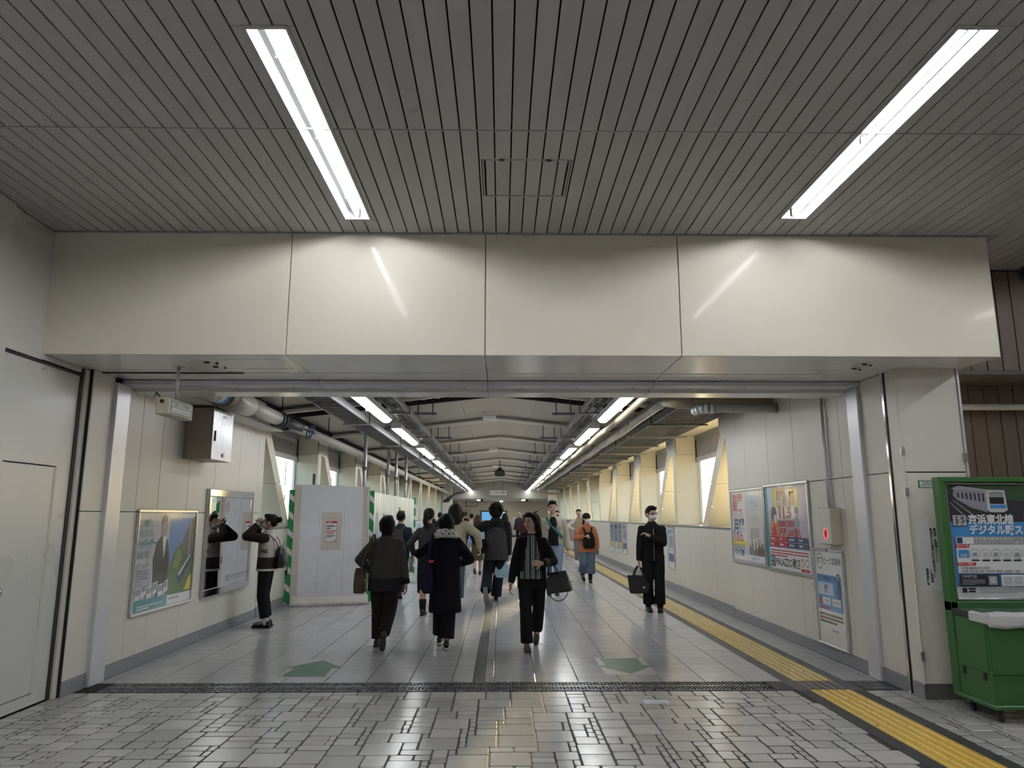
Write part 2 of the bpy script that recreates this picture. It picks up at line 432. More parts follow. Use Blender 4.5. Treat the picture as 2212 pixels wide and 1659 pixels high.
# --- drain grating
GRAT = mat('grating_steel', (.48, .48, .50), .28, metal=.8, noise=.2, nscale=20)
g = thing('drain_grating', 'dark steel drain grating crossing the floor where stones meet tiles', 'grating', (0, 7.28, 0))
for y0, y1 in ((7.115, 7.28), (7.29, 7.455)):
    b = MB()
    for yy in (y0, y1): b.box(-3.72, 2.56, yy-.006, yy+.006, -.003, .003)
    b.build('frame', GRAT, g)
    b = MB(); n = int((2.56+3.72)/.034)
    for i in range(n):
        x = -3.72+i*.034
        for k in range(3):
            ya = y0+.01+k*.049; b.prism([(x, ya), (x+.008, ya), (x+.03, ya+.04), (x+.022, ya+.04)], 2, -.003, .004)
    tag(b.build('grating_bars', GRAT, g), kind='stuff')
b = MB()
for k in range(3): b.cbox(TX1+.17, XR-.06-.05*k, 7.15+k*.11, 7.205+k*.11, -.002, .002, b=.001)
b.build('anti_slip_strip', mat('anti_slip', (.17, .175, .18), .7, bump=.3, bscale=120), g)
# --- front ceiling of boards
cback = MB().box(-4.3, 9.1, -6.1, 7.2, 4.30, 4.4)
ceil1 = struct('ceiling', cback, DARK, 'grey ceiling of narrow lengthwise metal boards above the concourse', 'ceiling')
LAMPS = [(-1.36, -1.132, 3.40, 5.91), (2.388, 2.622, 3.35, 5.84)]
HATCH = (-.145, .497, 4.82, 5.43)
def cut(rects, h):
    out = []
    for (x0, x1, y0, y1) in rects:
        a0, a1, b0, b1 = h
        if x1 <= a0 or x0 >= a1 or y1 <= b0 or y0 >= b1: out.append((x0, x1, y0, y1)); continue
        if y0 < b0: out.append((x0, x1, y0, b0))
        if y1 > b1: out.append((x0, x1, b1, y1))
        yy0, yy1 = max(y0, b0), min(y1, b1)
        if x0 < a0-.008: out.append((x0, a0, yy0, yy1))
        if x1 > a1+.008: out.append((a1, x1, yy0, yy1))
    return out
bp = .1148; bx0 = -.1685
i0 = -35; i1 = 52
def board(x0, x1, y0, y1, parent, z=CZ):
    MB().cbox(x0+.0045, x1-.0045, y0+.001, y1-.001, z, z+.014, b=.003).build('ceiling_board', BOARD, parent)
for i in range(i0, i1):
    x0 = bx0+i*bp; x1 = x0+bp
    if x1 < -4.06: continue
    rows = [(x0, x1, 4.432, FY+.02), (x0, x1, 2.45, 4.42)]
    if x0 > 4.36: rows[0] = (x0, x1, 4.432, 7.13)
    for r_ in rows:
        rr = [r_]
        for h in LAMPS+[(6.10, 6.33, 3.35, 5.84)]: rr = cut(rr, h)
        if r_[2] > 4.4: rr = cut(rr, HATCH)
        for q in rr:
            if q[1]-q[0] > .012: board(*q, ceil1)
fld = [(-4.1, 9, -6, 2.44)]
for h in [(a, b, c-4.4*j, d-4.4*j) for j in (1, 2) for a, b, c, d in LAMPS]+[(6.10, 6.33, -1.05, 1.44)]: fld = cut(fld, h)
fb = MB()
for q in fld: fb.box(q[0], q[1], q[2], q[3], CZ, CZ+.014)
fb.build('board_field', BOARD, ceil1)
bx(-4.1, 9, 4.421, 4.431, CZ-.003, CZ+.01).build('joint_strip', BOARD, ceil1)
bx(-4.1, 4.55, FY-.03, FY+.0, CZ-.006, CZ+.02).build('edge_trim', GREY, ceil1)
# access hatch in the ceiling
h = thing('ceiling_hatch', 'square boarded access hatch with two dark latches in the ceiling', 'hatch', (.176, 5.125, CZ))
hx0, hx1, hy0, hy1 = HATCH
for a in ((hx0, hx1, hy0, hy0+.012), (hx0, hx1, hy1-.012, hy1), (hx0, hx0+.012, hy0, hy1), (hx1-.012, hx1, hy0, hy1)):
    cb(a[0], a[1], a[2], a[3], CZ-.004, CZ+.012).build('hatch_frame', BOARD, h)
hr = [(max(bx0+i*bp, hx0+.02), min(bx0+(i+1)*bp, hx1-.02), hy0+.02, hy1-.02) for i in range(0, 7)]
for q in hr:
    if q[1]-q[0] > .02: MB().cbox(q[0]+.0045, q[1]-.0045, q[2], q[3], CZ, CZ+.014).build('hatch_board', BOARD, h)
bx(hx0, hx1, hy0, hy1, CZ+.015, CZ+.025).build('backing', DARK, h)
for x in (-.005, .335):
    b = MB().cbox(x-.008, x+.008, hy0-.018, hy0+.016, CZ-.01, CZ-.002); b.cbox(x-.022, x+.022, hy0-.004, hy0+.006, CZ-.009, CZ-.003); b.build('latch', BLACK, h)
# --- fluorescent fixtures of the concourse
def near_lamp(label, x0, x1, y0, y1):
    t = thing('recessed_lamp', label, 'lamp', ((x0+x1)/2, (y0+y1)/2, CZ), group='recessed fluorescent lamps of the concourse ceiling')
    f = .02
    b = MB()
    for a in ((x0-.01, x1+.01, y0-.01, y0+f), (x0-.01, x1+.01, y1-f, y1+.01), (x0-.01, x0+f*.6, y0+f, y1-f), (x1-f*.6, x1+.01, y0+f, y1-f)):
        b.cbox(a[0], a[1], a[2], a[3], CZ-.006, CZ+.004, b=.002)
    b.build('flange', mat('lamp_flange', (.42, .41, .40), .4), t)
    xi0, xi1, yi0, yi1 = x0+.012, x1-.012, y0+.02, y1-.02; zt = CZ+.07
    b = MB(); WL = mat('lamp_housing', (.50, .52, .52), .28, metal=1.)
    b.quad((xi0, yi0, CZ), (xi0, yi1, CZ), (xi0+.02, yi1, zt), (xi0+.02, yi0, zt)); b.quad((xi1, yi0, CZ), (xi1, yi1, CZ), (xi1-.02, yi1, zt), (xi1-.02, yi0, zt))
    b.quad((xi0, yi0, CZ), (xi1, yi0, CZ), (xi1, yi0, zt), (xi0, yi0, zt)); b.quad((xi0, yi1, CZ), (xi1, yi1, CZ), (xi1, yi1, zt), (xi0, yi1, zt))
    b.quad((xi0, yi0, zt), (xi1, yi0, zt), (xi1, yi1, zt), (xi0, yi1, zt)); b.build('housing', WL, t)
    cx = (x0+x1)/2
    b = MB(); ym = (y0+y1)/2
    b.tube([(cx, yi0+.03, CZ+.022), (cx, ym-.015, CZ+.022)], .0165, 12); b.tube([(cx, ym+.015, CZ+.022), (cx, yi1-.03, CZ+.022)], .0165, 12)
    b.build('fluorescent_tube', TUBE, t, smooth=True)
    for y in (y0+.35, ym, y1-.3):
        for s in (-1, 1): MB().ell((cx+s*.052, y, CZ+.062), (.008, .008, .006), 8, 5).build('screw', CHROME, t)
    for y in (yi0+.02, ym, yi1-.02): cb(cx-.02, cx+.02, y-.012, y+.012, CZ+.015, zt).build('lamp_holder', WHITE, t)
    return t
near_lamp('left long recessed fluorescent lamp in the boarded ceiling', *LAMPS[0])
near_lamp('right long recessed fluorescent lamp in the boarded ceiling', *LAMPS[1])
for k, (x0, x1, y0, y1) in enumerate(LAMPS):  # out-of-view lamps added as fill light for the concourse
    for j in (1, 2):
        near_lamp('added, unseen fluorescent fill lamp in the ceiling %s behind the viewer, %s row' % (('just', 'far')[j-1], ('left', 'right')[k]), x0, x1, y0-4.4*j, y1-4.4*j)
near_lamp('added, unseen fluorescent fill lamp in the ceiling right of the frame', 6.10, 6.33, 3.35, 5.84); near_lamp('added, unseen fluorescent fill lamp in the ceiling behind and right of the viewer', 6.10, 6.33, -1.05, 1.44)  # further unseen lamps added at the right to brighten the concourse
# --- fascia beam over the opening
fa = struct('wall_front', MB().box(-4.06, 4.44, FY+.016, 6.70, SZ+.012, 4.3), mat('fascia_core', (.36, .32, .25), .6), 'deep cream enamel fascia beam across the top of the opening', 'beam')
for x0, x1 in ((-4.06, -1.90), (-1.90, -.148), (-.148, 1.595), (1.595, 4.445)):
    cb(x0+.004, x1-.004, FY, FY+.016, SZ+.001, CZ-.004, b=.003).build('fascia_panel', FASCIA, fa)
bx(4.425, 4.445, FY+.004, 7.13, SZ, CZ+.1).build('fascia_end', FASCIA, fa)
# soffit panels
for y0, y1, xs, z in ((FY+.002, 7.03, (-3.99, -1.90, -.148, 1.595, 4.44), SZ), (7.045, 7.40, (-3.93, -2.72, -1.90, -.148, 1.595, 2.25, 3.76), SZ-.004)):
    for a, b_ in zip(xs[:-1], xs[1:]): cb(a+.003, b_-.003, y0, y1, z, z+.012, b=.003).build('soffit_panel', SOFFIT, fa)
bx(-4.1, 4.44, FY+.02, 8.02, SZ+.03, SZ+.2).build('soffit_core', DARK, fa)
bx(-4.0, -2.55, 7.03, 7.045, SZ-.012, SZ+.006).build('door_rail', BLACK, fa)
for y0, y1, z in ((7.41, 7.67, SZ-.055), (7.69, 7.98, SZ-.085)):
    for a, b_ in zip((XL, -1.9, -.148, 1.595), (-1.9, -.148, 1.595, XR)): cb(a+.002, b_-.002, y0, y1, z, z+.05, b=.004).build('portal_lintel', ALU if y0 < 7.5 else SOFFIT, fa)
for i in range(12): MB().ell((-3.4+i*.6, 7.56, SZ-.056), (.008, .008, .004), 8, 5).build('screw', BLACK, fa)
cb(XL, XR, 7.98, 8.0, SZ-.085, 3.6).build('lintel_back', CREAM, fa)
# soffit hatch and sliding fittings
for (x0, x1, lab) in ((-2.75, -2.0, 'flush access hatch in the soffit beside the camera sign bracket'), (2.75, 3.55, 'flush access hatch in the soffit near the right pillar')):
    h = thing('soffit_hatch', lab, 'hatch', ((x0+x1)/2, 6.62, SZ))
    for a in ((x0, x1, 6.42, 6.432), (x0, x1, 6.83, 6.842), (x0, x0+.012, 6.42, 6.842), (x1-.012, x1, 6.42, 6.842)): cb(*a, SZ-.004, SZ+.002).build('hatch_frame', SOFFIT, h)
    for y in (6.52, 6.72):
        xx = x0+.02 if x0 < 0 else x1-.2
        MB().cbox(xx, xx+.05, y, y+.012, SZ-.014, SZ).ell((xx+.1, y+.05, SZ-.008), (.015, .015, .008), 8, 5).build('latch', BLACK, h)
# --- left wall of the concourse with the big steel door
wl = struct('wall_left', MB().box(-4.35, -4.06, -6, 7.10, 0, 4.3), DARK, 'pale grey-cream left wall of the concourse around the steel door', 'wall')
PANELG = mat('pale_panel', (.62, .615, .585), .34, noise=.03, nscale=1.5)
cb(-4.06, XD, 5.62, 5.735, 0, CZ-.01).build('door_jamb', PANELG, wl)
cb(-4.06, XD-.03, -6, 5.62, 0, CZ-.01).build('wall_panel', PANELG, wl)
cb(-4.06, XD-.02, 5.735, FY, 2.94, CZ-.01).build('wall_panel', PANELG, wl)
cb(-4.06, XD, FY, 6.95, 2.94, SZ+.01).build('wall_panel', PANELG, wl)
cb(-4.02, -3.965, 3.0, 5.6, 3.05, CZ-.01).build('wall_box', PANELG, wl)
# door
d = thing('door_1', 'tall pale steel fire door with a smaller wicket door in it', 'door', (XD, 6.3, 0)); d['kind'] = 'structure'
DOORM = mat('door_enamel', (.58, .585, .57), .3, noise=.03, nscale=1.2, bump=.01, bscale=6)
b = MB(); y0, y1, z0, z1 = 5.74, 6.80, .012, 2.905; wy0, wy1, wz0, wz1 = 5.88, 6.60, .10, 2.04
for q in ((y0, wy0, z0, z1), (wy1, y1, z0, z1), (wy0, wy1, z0, wz0), (wy0, wy1, wz1, z1)): b.box(XD-.05, XD-.008, *q)
b.build('door_leaf', DOORM, d)
wk = cb(XD-.05, XD-.018, wy0+.006, wy1-.004, wz0+.005, wz1-.008, b=.006).build('wicket_door', DOORM, d)
b = MB(); b.tube([(XD-.018, 6.0, 1.0), (XD+.012, 6.0, 1.0)], .034, 14); b.tube([(XD+.012, 6.0, 1.0), (XD+.02, 6.0, 1.0)], [.026, .018], 14); b.build('door_handle', CHROME, wk, smooth=True)
b = MB(); b.box(XD-.018, XD-.010, wy1-.012, wy1-.002, wz0, wz1); b.build('wicket_edge', CREAM, d)
cb(XD-.012, XD+.002, 6.22, 6.28, 2.86, 2.885).build('closer_bracket', STEEL, d)
bx(XD-.04, XD+.004, 6.80, 6.84, 0, SZ-.01).build('rubber_seal', BLACK, d)
bx(XD-.04, XD+.001, 5.735, 6.80, 2.905, 2.925).build('head_seal', BLACK, d)
cb(-4.0, XD+.03, 6.845, 6.9, 0, SZ-.01).build('door_post', CREAM, d)
# conduit on the far left
c_ = tag(MB().tube([(XD+.03, 5.45, 2.35), (XD+.03, 5.52, 2.42), (XD+.03, 5.55, 2.52), (XD+.03, 5.55, 2.6), (XD+.03, 5.5, 2.68), (XD+.03, 5.4, 2.72)], .012, 8).build('conduit', GREY, smooth=True), 'short bent grey conduit on the left wall beside the steel door', 'conduit')
# --- right pillar and the brown boarded wall behind it
wr0 = struct('wall_pillar', MB().box(XR+.014, 4.34, PY+.014, 8.0, 0, SZ), DARK, 'cream panelled pillar at the right of the opening', 'pillar')
for z0, z1 in ((.13, 1.995), (2.005, SZ)):
    cb(XR+.004, 4.33, PY, PY+.014, z0, z1).build('pillar_panel', CREAM, wr0)
    cb(4.33, 4.345, PY, 7.6, z0, z1).build('pillar_panel', CREAM, wr0)
cb(XR, 4.345, PY-.004, PY+.01, 0, .13).build('pillar_base', mat('base_dark', (.12, .12, .12), .4), wr0)
bx(4.35, 4.37, PY-.01, PY+.03, 0, SZ).build('edge_trim', ALU, wr0)
bx(4.385, 4.41, PY+.05, PY+.08, 0, SZ).build('edge_trim', OFFW, wr0)
MB().tube([(XR-.006, PY-.012, .13), (XR-.006, PY-.012, SZ)], .009, 8).build('conduit', OFFW, wr0)
for x, z in ((XR-.004, .33), (XR-.004, 1.78), (XR-.004, 2.16), (4.34, 2.10)):
    cb(x-.018, x+.02, PY-.026, PY-.002, z, z+.075).build('hinge', STEEL, wr0)
wb = struct('wall_back', MB().box(4.44, 9.1, 7.74, 7.8, 0, SZ+.02), DARK, 'brown vertical board wall at the far right behind the pillar', 'wall')
bx(4.44, 9.1, 7.145, 7.8, SZ+.03, 4.3).build('upper_core', DARK, wb)
for i in range(22):
    x = 4.45+i*.165
    cb(x+.004, x+.161, 7.13, 7.145, SZ+.06, CZ-.01).build('siding_board', BROWN, wb)
    cb(x+.004, x+.161, 7.725, 7.74, 1.98, SZ+.02).build('siding_board', BROWN, wb)
cb(4.44, 9, 7.12, 7.74, SZ+.02, SZ+.06).build('ledge', mat('ledge', (.10, .095, .085), .5), wb)
bx(4.44, 9, 7.715, 7.74, 0, 1.93).build('lower_panel', GREY, wb); cb(4.44, 9, 7.69, 7.74, 1.93, 1.98).build('rail_trim', GREY, wb)
tag(MB().tube([(4.42, 7.58, 2.745), (9, 7.58, 2.745)], .034, 14).build('wall_pipe', mat('pipe_grey', (.42, .43, .44), .4), smooth=True), 'grey horizontal pipe crossing the brown board wall at far right', 'pipe')
# closing walls out of view
struct('wall_right', bx(9.0, 9.1, -6, 7.8, 0, 4.3), BROWN, 'end wall of the concourse to the right, out of view', 'wall')
struct('wall_rear', bx(-4.3, 9.1, -6.1, -6, 0, 4.3), CREAM, 'cream wall of the concourse behind the viewer', 'wall')
# --- speaker hanging at far right top
s_ = thing('ceiling_speaker', 'black round loudspeaker hanging from the ceiling at the right edge', 'loudspeaker', (5.08, 6.55, CZ))
MB().tube([(5.08, 6.55, CZ), (5.08, 6.55, 4.0)], .02, 8).build('bracket', BLACK, s_)
MB().tube([(5.08, 6.46, 3.9), (5.08, 6.5, 3.9), (5.08, 6.62, 3.9)], [.075, .105, .08], 18).build('speaker_body', BLACK, s_, smooth=True)
# ================================================================== the corridor (a clad truss bridge)
ORD = ['first', 'second', 'third', 'fourth', 'fifth', 'sixth', 'seventh', 'eighth', 'ninth', 'tenth']
YE = 48.9; PS = 4.05; P0 = 11.57; SILL = 1.41; WT = 3.30; DEP = .47
posts = [P0+PS*i for i in range(10)]
ADJ = {-1: XL, 1: XR}
CRS = mat('sill_cream', (.74, .68, .54), .4, noise=.03)
CASE = mat('casing_cream_sunglow', (.74, .685, .55), .4, noise=.03, nscale=1.5)  # cream yellowed so the recess colour carries part of the sun's glow
GAL = mat('galvanised', (.30, .30, .31), .42, metal=.4, noise=.12, nscale=8)
def side(s):
    X = ADJ[s]; o = s
    xb = lambda d: X+o*d                                   # d metres outward from the wall face
    def B(mb, d0, d1, *r, b=.003): return mb.cbox(min(xb(d0), xb(d1)), max(xb(d0), xb(d1)), *r, b=b)
    core = MB()
    core.box(min(xb(.014), xb(.25)), max(xb(.014), xb(.25)), 7.1 if s > 0 else 6.9, 12.03, 0, 3.62)
    core.box(min(xb(.014), xb(.60)), max(xb(.014), xb(.60)), 12.03, YE, 0, SILL-.03)
    core.box(min(xb(.0), xb(.62)), max(xb(.0), xb(.62)), 12.0, YE, WT+.02, 3.9)
    name = 'wall_left.001' if s < 0 else 'wall_right.001'
    W = struct(name, core, DARK, ('left' if s < 0 else 'right')+' wall of the corridor with cream panels, slanted braces and windows', 'wall')
    # first, solid stretch
    if s < 0:
        ys = [7.55, 7.92, 8.42, 9.2, 10.03, 10.95, 11.77, 12.06]; zs = 1.64; ns = (6.9, 7.29); col = (7.28, 7.55)
    else:
        ys = [7.67, 7.96, 8.38, 9.26, 10.18, 11.13, 12.03]; zs = 2.01; ns = (6.98, 7.43); col = (7.43, 7.67)
    for a, b_ in [ns]+list(zip(ys[:-1], ys[1:])):
        top = SZ if a < 7.3 else 3.45
        for z0, z1 in ((.13, zs), (zs, top)): B(MB(), 0, .014, a+.003, b_-.003, z0+.003, z1-.003).build('wall_panel', CREAM, W)
    for a, b_ in (ns, (ys[0], 12.03)):
        B(MB(), -.004, .014, a, b_, 0, .13).build('baseboard', BASEB, W)
    if s > 0:
        B(MB(), .0, .03, 6.74, 6.92, .13, SZ).build('wall_panel', CREAM, W); B(MB(), -.004, .03, 6.735, 6.92, 0, .13).build('baseboard', BASEB, W)
        B(MB(), .004, .03, 6.92, 6.945, 0, SZ).build('rubber_seal', BLACK, W); B(MB(), -.012, .03, 6.945, 6.98, 0, SZ).build('edge_post', CHROME, W)
    # aluminium portal post
    tr = MB(); B(tr, -.035, .014, col[0], col[1], 0, SZ-.055, b=.006); tr = tr.build('trim_1' if s < 0 else 'trim_2', ALU)
    tag(tr, 'broad aluminium portal post on the %s of the opening' % ('left' if s < 0 else 'right'), 'trim', kind='structure')
    # wainscot with base and sill
    n = int((YE-12.03)/.9)
    for i in range(n+1):
        a = 12.03+i*.9; b_ = min(a+.9, YE)
        if b_-a > .05: B(MB(), 0, .014, a+.003, b_-.003, .16, SILL-.035).build('wainscot_panel', CREAM, W)
    B(MB(), -.012, .014, 12.03, YE, 0, .16).build('baseboard', BASEB, W)
    B(MB(), -.02, .02, 12.03, YE, SILL-.032, SILL, b=.006).build('sill_nosing', GREY, W)
    for i in range(9):
        B(MB(), .02, DEP+.06, posts[i]-.02 if i else 12.03, posts[i+1]-.02, SILL-.03, SILL-.001).build('sill_board', CRS, W)
    B(MB(), .0, DEP+.06, 12.03, YE, WT+.006, WT+.02).build('recess_soffit', CASE, W)
    # end reveal of the solid stretch
    for z0, z1 in ((SILL, 2.16), (2.165, WT)): B(MB(), .016, DEP+.04, 12.02, 12.045, z0, z1).build('reveal_panel', CASE, W)
    # posts, braces, gussets
    for i, y in enumerate(posts):
        if i > 0:
            for z0, z1 in ((SILL, 2.90), (2.905, WT+.005)): B(MB(), 0, DEP+.03, y-.02, y+.23, z0, z1, b=.006).build('post_casing', CASE, W)
            cb(min(xb(-.006), xb(.004)), max(xb(-.006), xb(.004)), y+.205, y+.232, 1.85, 1.98).build('hinge', STEEL, W)
        if i < 9:
            near = i < 4
            yt, yb = (y+.33, y+1.95) if near else (y+PS-.08, y+PS-1.75)
            hw = .165
            for z0, z1 in ((SILL, 2.15), (2.155, WT)):
                f = lambda z: yt+(yb-yt)*(WT-z)/(WT-SILL)
                MB().prism([(f(z0)-hw, z0), (f(z0)+hw, z0), (f(z1)+hw, z1), (f(z1)-hw, z1)], 0, xb(.0), xb(DEP+.03)).build('brace_casing', CASE, W)
            for zz in (1.75, 2.45):
                yy = f(zz)-hw if near else f(zz)+hw
                cb(min(xb(-.005), xb(.03)), max(xb(-.005), xb(.03)), yy-.012, yy+.012, zz, zz+.12).build('hinge', STEEL, W)
            g0, g1 = (y-.02, y+.82) if near else (y+PS-.6, y+PS+.23)
            c = .22
            pg = [(g0, 2.95 if near else 3.05), (g0+.03, 2.88), (g1-c, 2.88), (g1, 3.05), (g1, WT+.005), (g0, WT+.005)] if near else [(g0, 3.05), (g0+c, 2.88), (g1, 2.88), (g1, WT+.005), (g0, WT+.005)]
            MB().prism(pg, 0, xb(-.004), xb(.02)).build('gusset_panel', CREAM, W)
    # windows
    for i in range(9):
        a = (posts[i]+.23) if i else 12.05; b_ = posts[i+1]-.02; num = i+1+(9 if s > 0 else 0)
        sidew = 'left' if s < 0 else 'right'
        wn = thing('window_%d' % num, '%s window from the viewer on the %s side with a half-drawn blind' % (ORD[i], sidew), 'window', (xb(DEP), (a+b_)/2, SILL)); wn['kind'] = 'structure'
        d0, d1 = DEP+.01, DEP+.06
        b2 = MB()
        for r_ in ((a, b_, SILL, SILL+.05), (a, b_, WT-.04, WT), (a, a+.06, SILL, WT), (b_-.06, b_, SILL, WT)): B(b2, d0, d1, *r_)
        b2.build('window_frame', ALU if s < 0 else OFFW, wn)
        MB().box(min(xb(DEP+.03), xb(DEP+.036)), max(xb(DEP+.03), xb(DEP+.036)), a+.05, b_-.05, SILL+.04, WT-.03).build('pane', GLASS, wn)
        bl = MB(); zb = 2.74
        nf = 46
        bl.rings([[(xb(DEP-.005+.004*(k % 2)), a+.05+(b_-a-.1)*k/nf, zz) for k in range(nf+1)]+[(xb(DEP-.012+.004*(k % 2)), a+.05+(b_-a-.1)*k/nf, zz) for k in range(nf, -1, -1)] for zz in (zb+.1, WT-.07)])
        bo = bl.build('blind', mat('blind_fabric', (.40, .37, .35), .8, noise=.1, nscale=12), wn)
        B(MB(), DEP-.03, DEP, a+.04, b_-.04, zb, zb+.10).build('blind_rail', mat('blind_rail', (.50, .48, .46), .5), wn)
        B(MB(), DEP-.04, DEP+.01, a+.02, b_-.02, WT-.08, WT+.005).build('blind_box', GREY, wn)
        for yy in (a+.0, b_-.045): B(MB(), DEP-.035, DEP+.008, yy, yy+.045, zb, WT-.02).build('blind_guide', BLACK, wn)
    return W
wL = side(-1); wR = side(1)
# --- pitched ceiling
RZ = 3.90; EZ = 3.48
def zc(x): return RZ-(RZ-EZ)*abs(x+.06)/3.85
roof = struct('ceiling.001', MB().box(-4.8, 4.6, 7.9, 52, 4.25, 4.4).box(-4.8, -4.4, 8, 49, 3.9, 4.3).box(4.25, 4.6, 8, 49, 3.9, 4.3).box(-4.8, 4.6, 7.9, 8.0, 3.0, 4.3), DARK, 'low pitched cream panel ceiling of the corridor with cross frames', 'ceiling')
CEILP = mat('corridor_ceiling_panel', (.50, .47, .41), .45, noise=.04, nscale=1.5)
FRM = mat('roof_frame_paint', (.84, .82, .77), .4, noise=.05)
fr_y = [8.6]+[12.7+PS*k for k in range(10)]
xs_ = [-3.95, -2.3, -.81, .69, 2.2, 3.78]
def roofpiece(x0, x1, y0, y1, z, t=.012):
    b = MB(); v = []
    for dz in (0, t):
        for (x, y) in ((x0, y0), (x1, y0), (x1, y1), (x0, y1)): v.append((x, y, zc(x)+z+dz))
    b.add(v, [(3, 2, 1, 0), (4, 5, 6, 7), (0, 1, 5, 4), (1, 2, 6, 5), (2, 3, 7, 6), (3, 0, 4, 7)]); return b
for k in range(len(fr_y)):
    y0 = fr_y[k]; y1 = fr_y[k+1] if k+1 < len(fr_y) else YE
    if k == 1: y0 += 1.0
    for a, b_ in zip(xs_[:-1], xs_[1:]):
        segs = [(a, -.06), (-.06, b_)] if a < -.06 < b_ else [(a, b_)]
        for q0, q1 in segs: roofpiece(q0+(.003 if q0 != -.06 else 0), q1-(.003 if q1 != -.06 else 0), y0+.07, y1-.004, 0).build('ceiling_panel', CEILP, roof)
for y in fr_y:
    for q0, q1 in ((-3.95, -.06), (-.06, 3.78)):
        b = roofpiece(q0, q1, y-.06, y+.06, -.115, .012)
        b2 = roofpiece(q0, q1, y+.045, y+.06, -.105, .12); b.add(b2.v, b2.f); b2 = roofpiece(q0, q1, y-.068, y-.06, -.12, .055); b.add(b2.v, b2.f)
        b.build('roof_frame', FRM, roof)
# open slot behind the first frame with bare steel in it
for q0, q1 in ((-3.9, -.06), (-.06, 3.75)):
    roofpiece(q0, q1, 12.76, 13.75, .22, .01).build('slot_backing', DARK, roof)
    roofpiece(q0, q1, 13.68, 13.76, -.04, .09).build('slot_edge', mat('rusty_steel', (.035, .025, .02), .8), roof)
for i in range(9):
    x = -2.6+i*.27
    MB().cbox(x, x+.06, 12.8, 13.7, zc(x)+.03, zc(x)+.08).build('slot_batten', mat('batten', (.40, .37, .30), .6), roof)
for x in (.5, .9, 1.6, 2.3, 2.9): MB().tube([(x, 12.8, zc(x)+.02), (x+.08, 13.7, zc(x)+.12)], .025, 8).build('slot_strut', DGREY, roof)
MB().cbox(-.19, .07, 12.85, 12.95, 3.72, 3.95).build('ridge_bracket', OFFW, roof)
for k in (0, 2, 4): 
    y = fr_y[2+k]-.9
    tag(cb(-.42, -.12, y, y+.25, 3.70, 3.80, b=.02).build('ridge_speaker', WHITE), ['white ridge loudspeaker nearest the first roof frame', 'white ridge loudspeaker above the middle of the corridor', 'white ridge loudspeaker farthest down the corridor'][k//2], 'loudspeaker', group='ridge loudspeakers')
t = thing('hanging_camera', 'black camera housing hanging on a rod below the corridor ridge', 'camera', (-.07, 30, 3.86))
MB().tube([(-.07, 30, 3.9), (-.07, 30, 3.55)], .018, 8).build('rod', BLACK, t)
MB().cbox(-.28, .14, 29.8, 30.2, 3.20, 3.44, b=.05).build('housing', BLACK, t); MB().loft([(-.07, 30, 3.44, .14, .14), (-.07, 30, 3.5, .1, .1), (-.07, 30, 3.56, .04, .04)], 14).build('cap', BLACK, t)
# --- corridor lamps
def far_lamp(x, y, n, sidew):
    t = thing('corridor_lamp', '%s lit corridor lamp from the viewer in the %s hanging row' % (ORD[n-1], sidew), 'lamp', (x, y, 3.2), group='%s row of corridor lamps' % sidew)
    L = 2.95; w = .105
    MB().rings([[(x-w*a, yy, 3.2+z) for a, z in ((1, .03), (1, .11), (.6, .15), (-.6, .15), (-1, .11), (-1, .03))] for yy in (y, y+L)]).build('housing', mat('lamp_case', (.60, .60, .61), .4), t)
    MB().rings([[(x+.085*math.cos(PI+PI*k/8), yy, 3.232+.05*math.sin(PI+PI*k/8)) for k in range(9)] for yy in (y+.04, y+L-.04)]).build('diffuser', TUBEF, t, smooth=False)
    MB().box(x-.09, x+.09, y+L/2-.012, y+L/2+.012, 3.18, 3.235).build('joint_clip', GAL, t)
    for yy in (y+.5, y+L-.5): MB().tube([(x, yy, 3.34), (x, yy, zc(x))], .008, 6).build('hanger_rod', BLACK, t)
    return t
for k in range(10):
    far_lamp(-2.0, 9.55+k*4.1, k+1, 'left'); far_lamp(1.76, 9.5+k*4.1, k+1, 'right')
# --- cable ladders
RUNG0 = mat('rung_steel', (.42, .42, .42), .4, metal=.3)
def ladder(label, x0, x1, z, y0, y1, pitch, rail_h=.09, cables=0, hang=1.0, rung_r=.012, rmat=None):
    RUNG = rmat or RUNG0
    t = thing('cable_ladder', label, 'cable ladder', ((x0+x1)/2, y0, z))
    for x in (x0, x1): cb(x-.012, x+.012, y0, y1, z, z+rail_h).build('rail', GAL, t)
    rm = cb(-(x1-x0)/2, (x1-x0)/2, -rung_r, rung_r, -.0, .008).mesh('rung', RUNG)
    far = MB(); n = int((y1-y0)/pitch)
    for i in range(n):
        y = y0+.1+i*pitch
        if y < 27: link('rung', rm, t, (0, y-y0, .005))
        else: far.box(x0, x1, y-rung_r, y+rung_r, z+.005, z+.013)
    if far.v: tag(far.build('rungs_beyond', RUNG, t), kind='stuff')
    rn = random.Random(int(x0*100))
    for c in range(cables):
        xx = x0+.05+(x1-x0-.1)*c/max(1, cables-1); r = rn.uniform(.012, .022)
        MB().tube([(xx+rn.uniform(-.02, .02), y0+(y1-y0)*q/24, z+.04+r+rn.uniform(0, .012)) for q in range(25)], r, 6).build('cable', BLACK, t)
    for k in range(10):
        y = 12.7+PS*k
        if y > y1: break
        for x in (x0-.03, x1+.03): MB().tube([(x, y, z-.03), (x, y, zc(x)-.08)], .008, 6).build('hanger_rod', BLACK, t)
        MB().cbox(x0-.06, x1+.06, y-.02, y+.02, z-.03, z, b=.004).build('cross_bar', GAL, t)
    return t
ladder('narrow cable ladder full of black cables left of the left lamp row', -2.74, -2.36, 3.2, 8.1, 47.5, .2, .11, cables=8)
ladder('cable ladder hung just above the left lamp row', -1.93, -1.66, 3.40, 8.1, 47.5, .2, .09, cables=3)
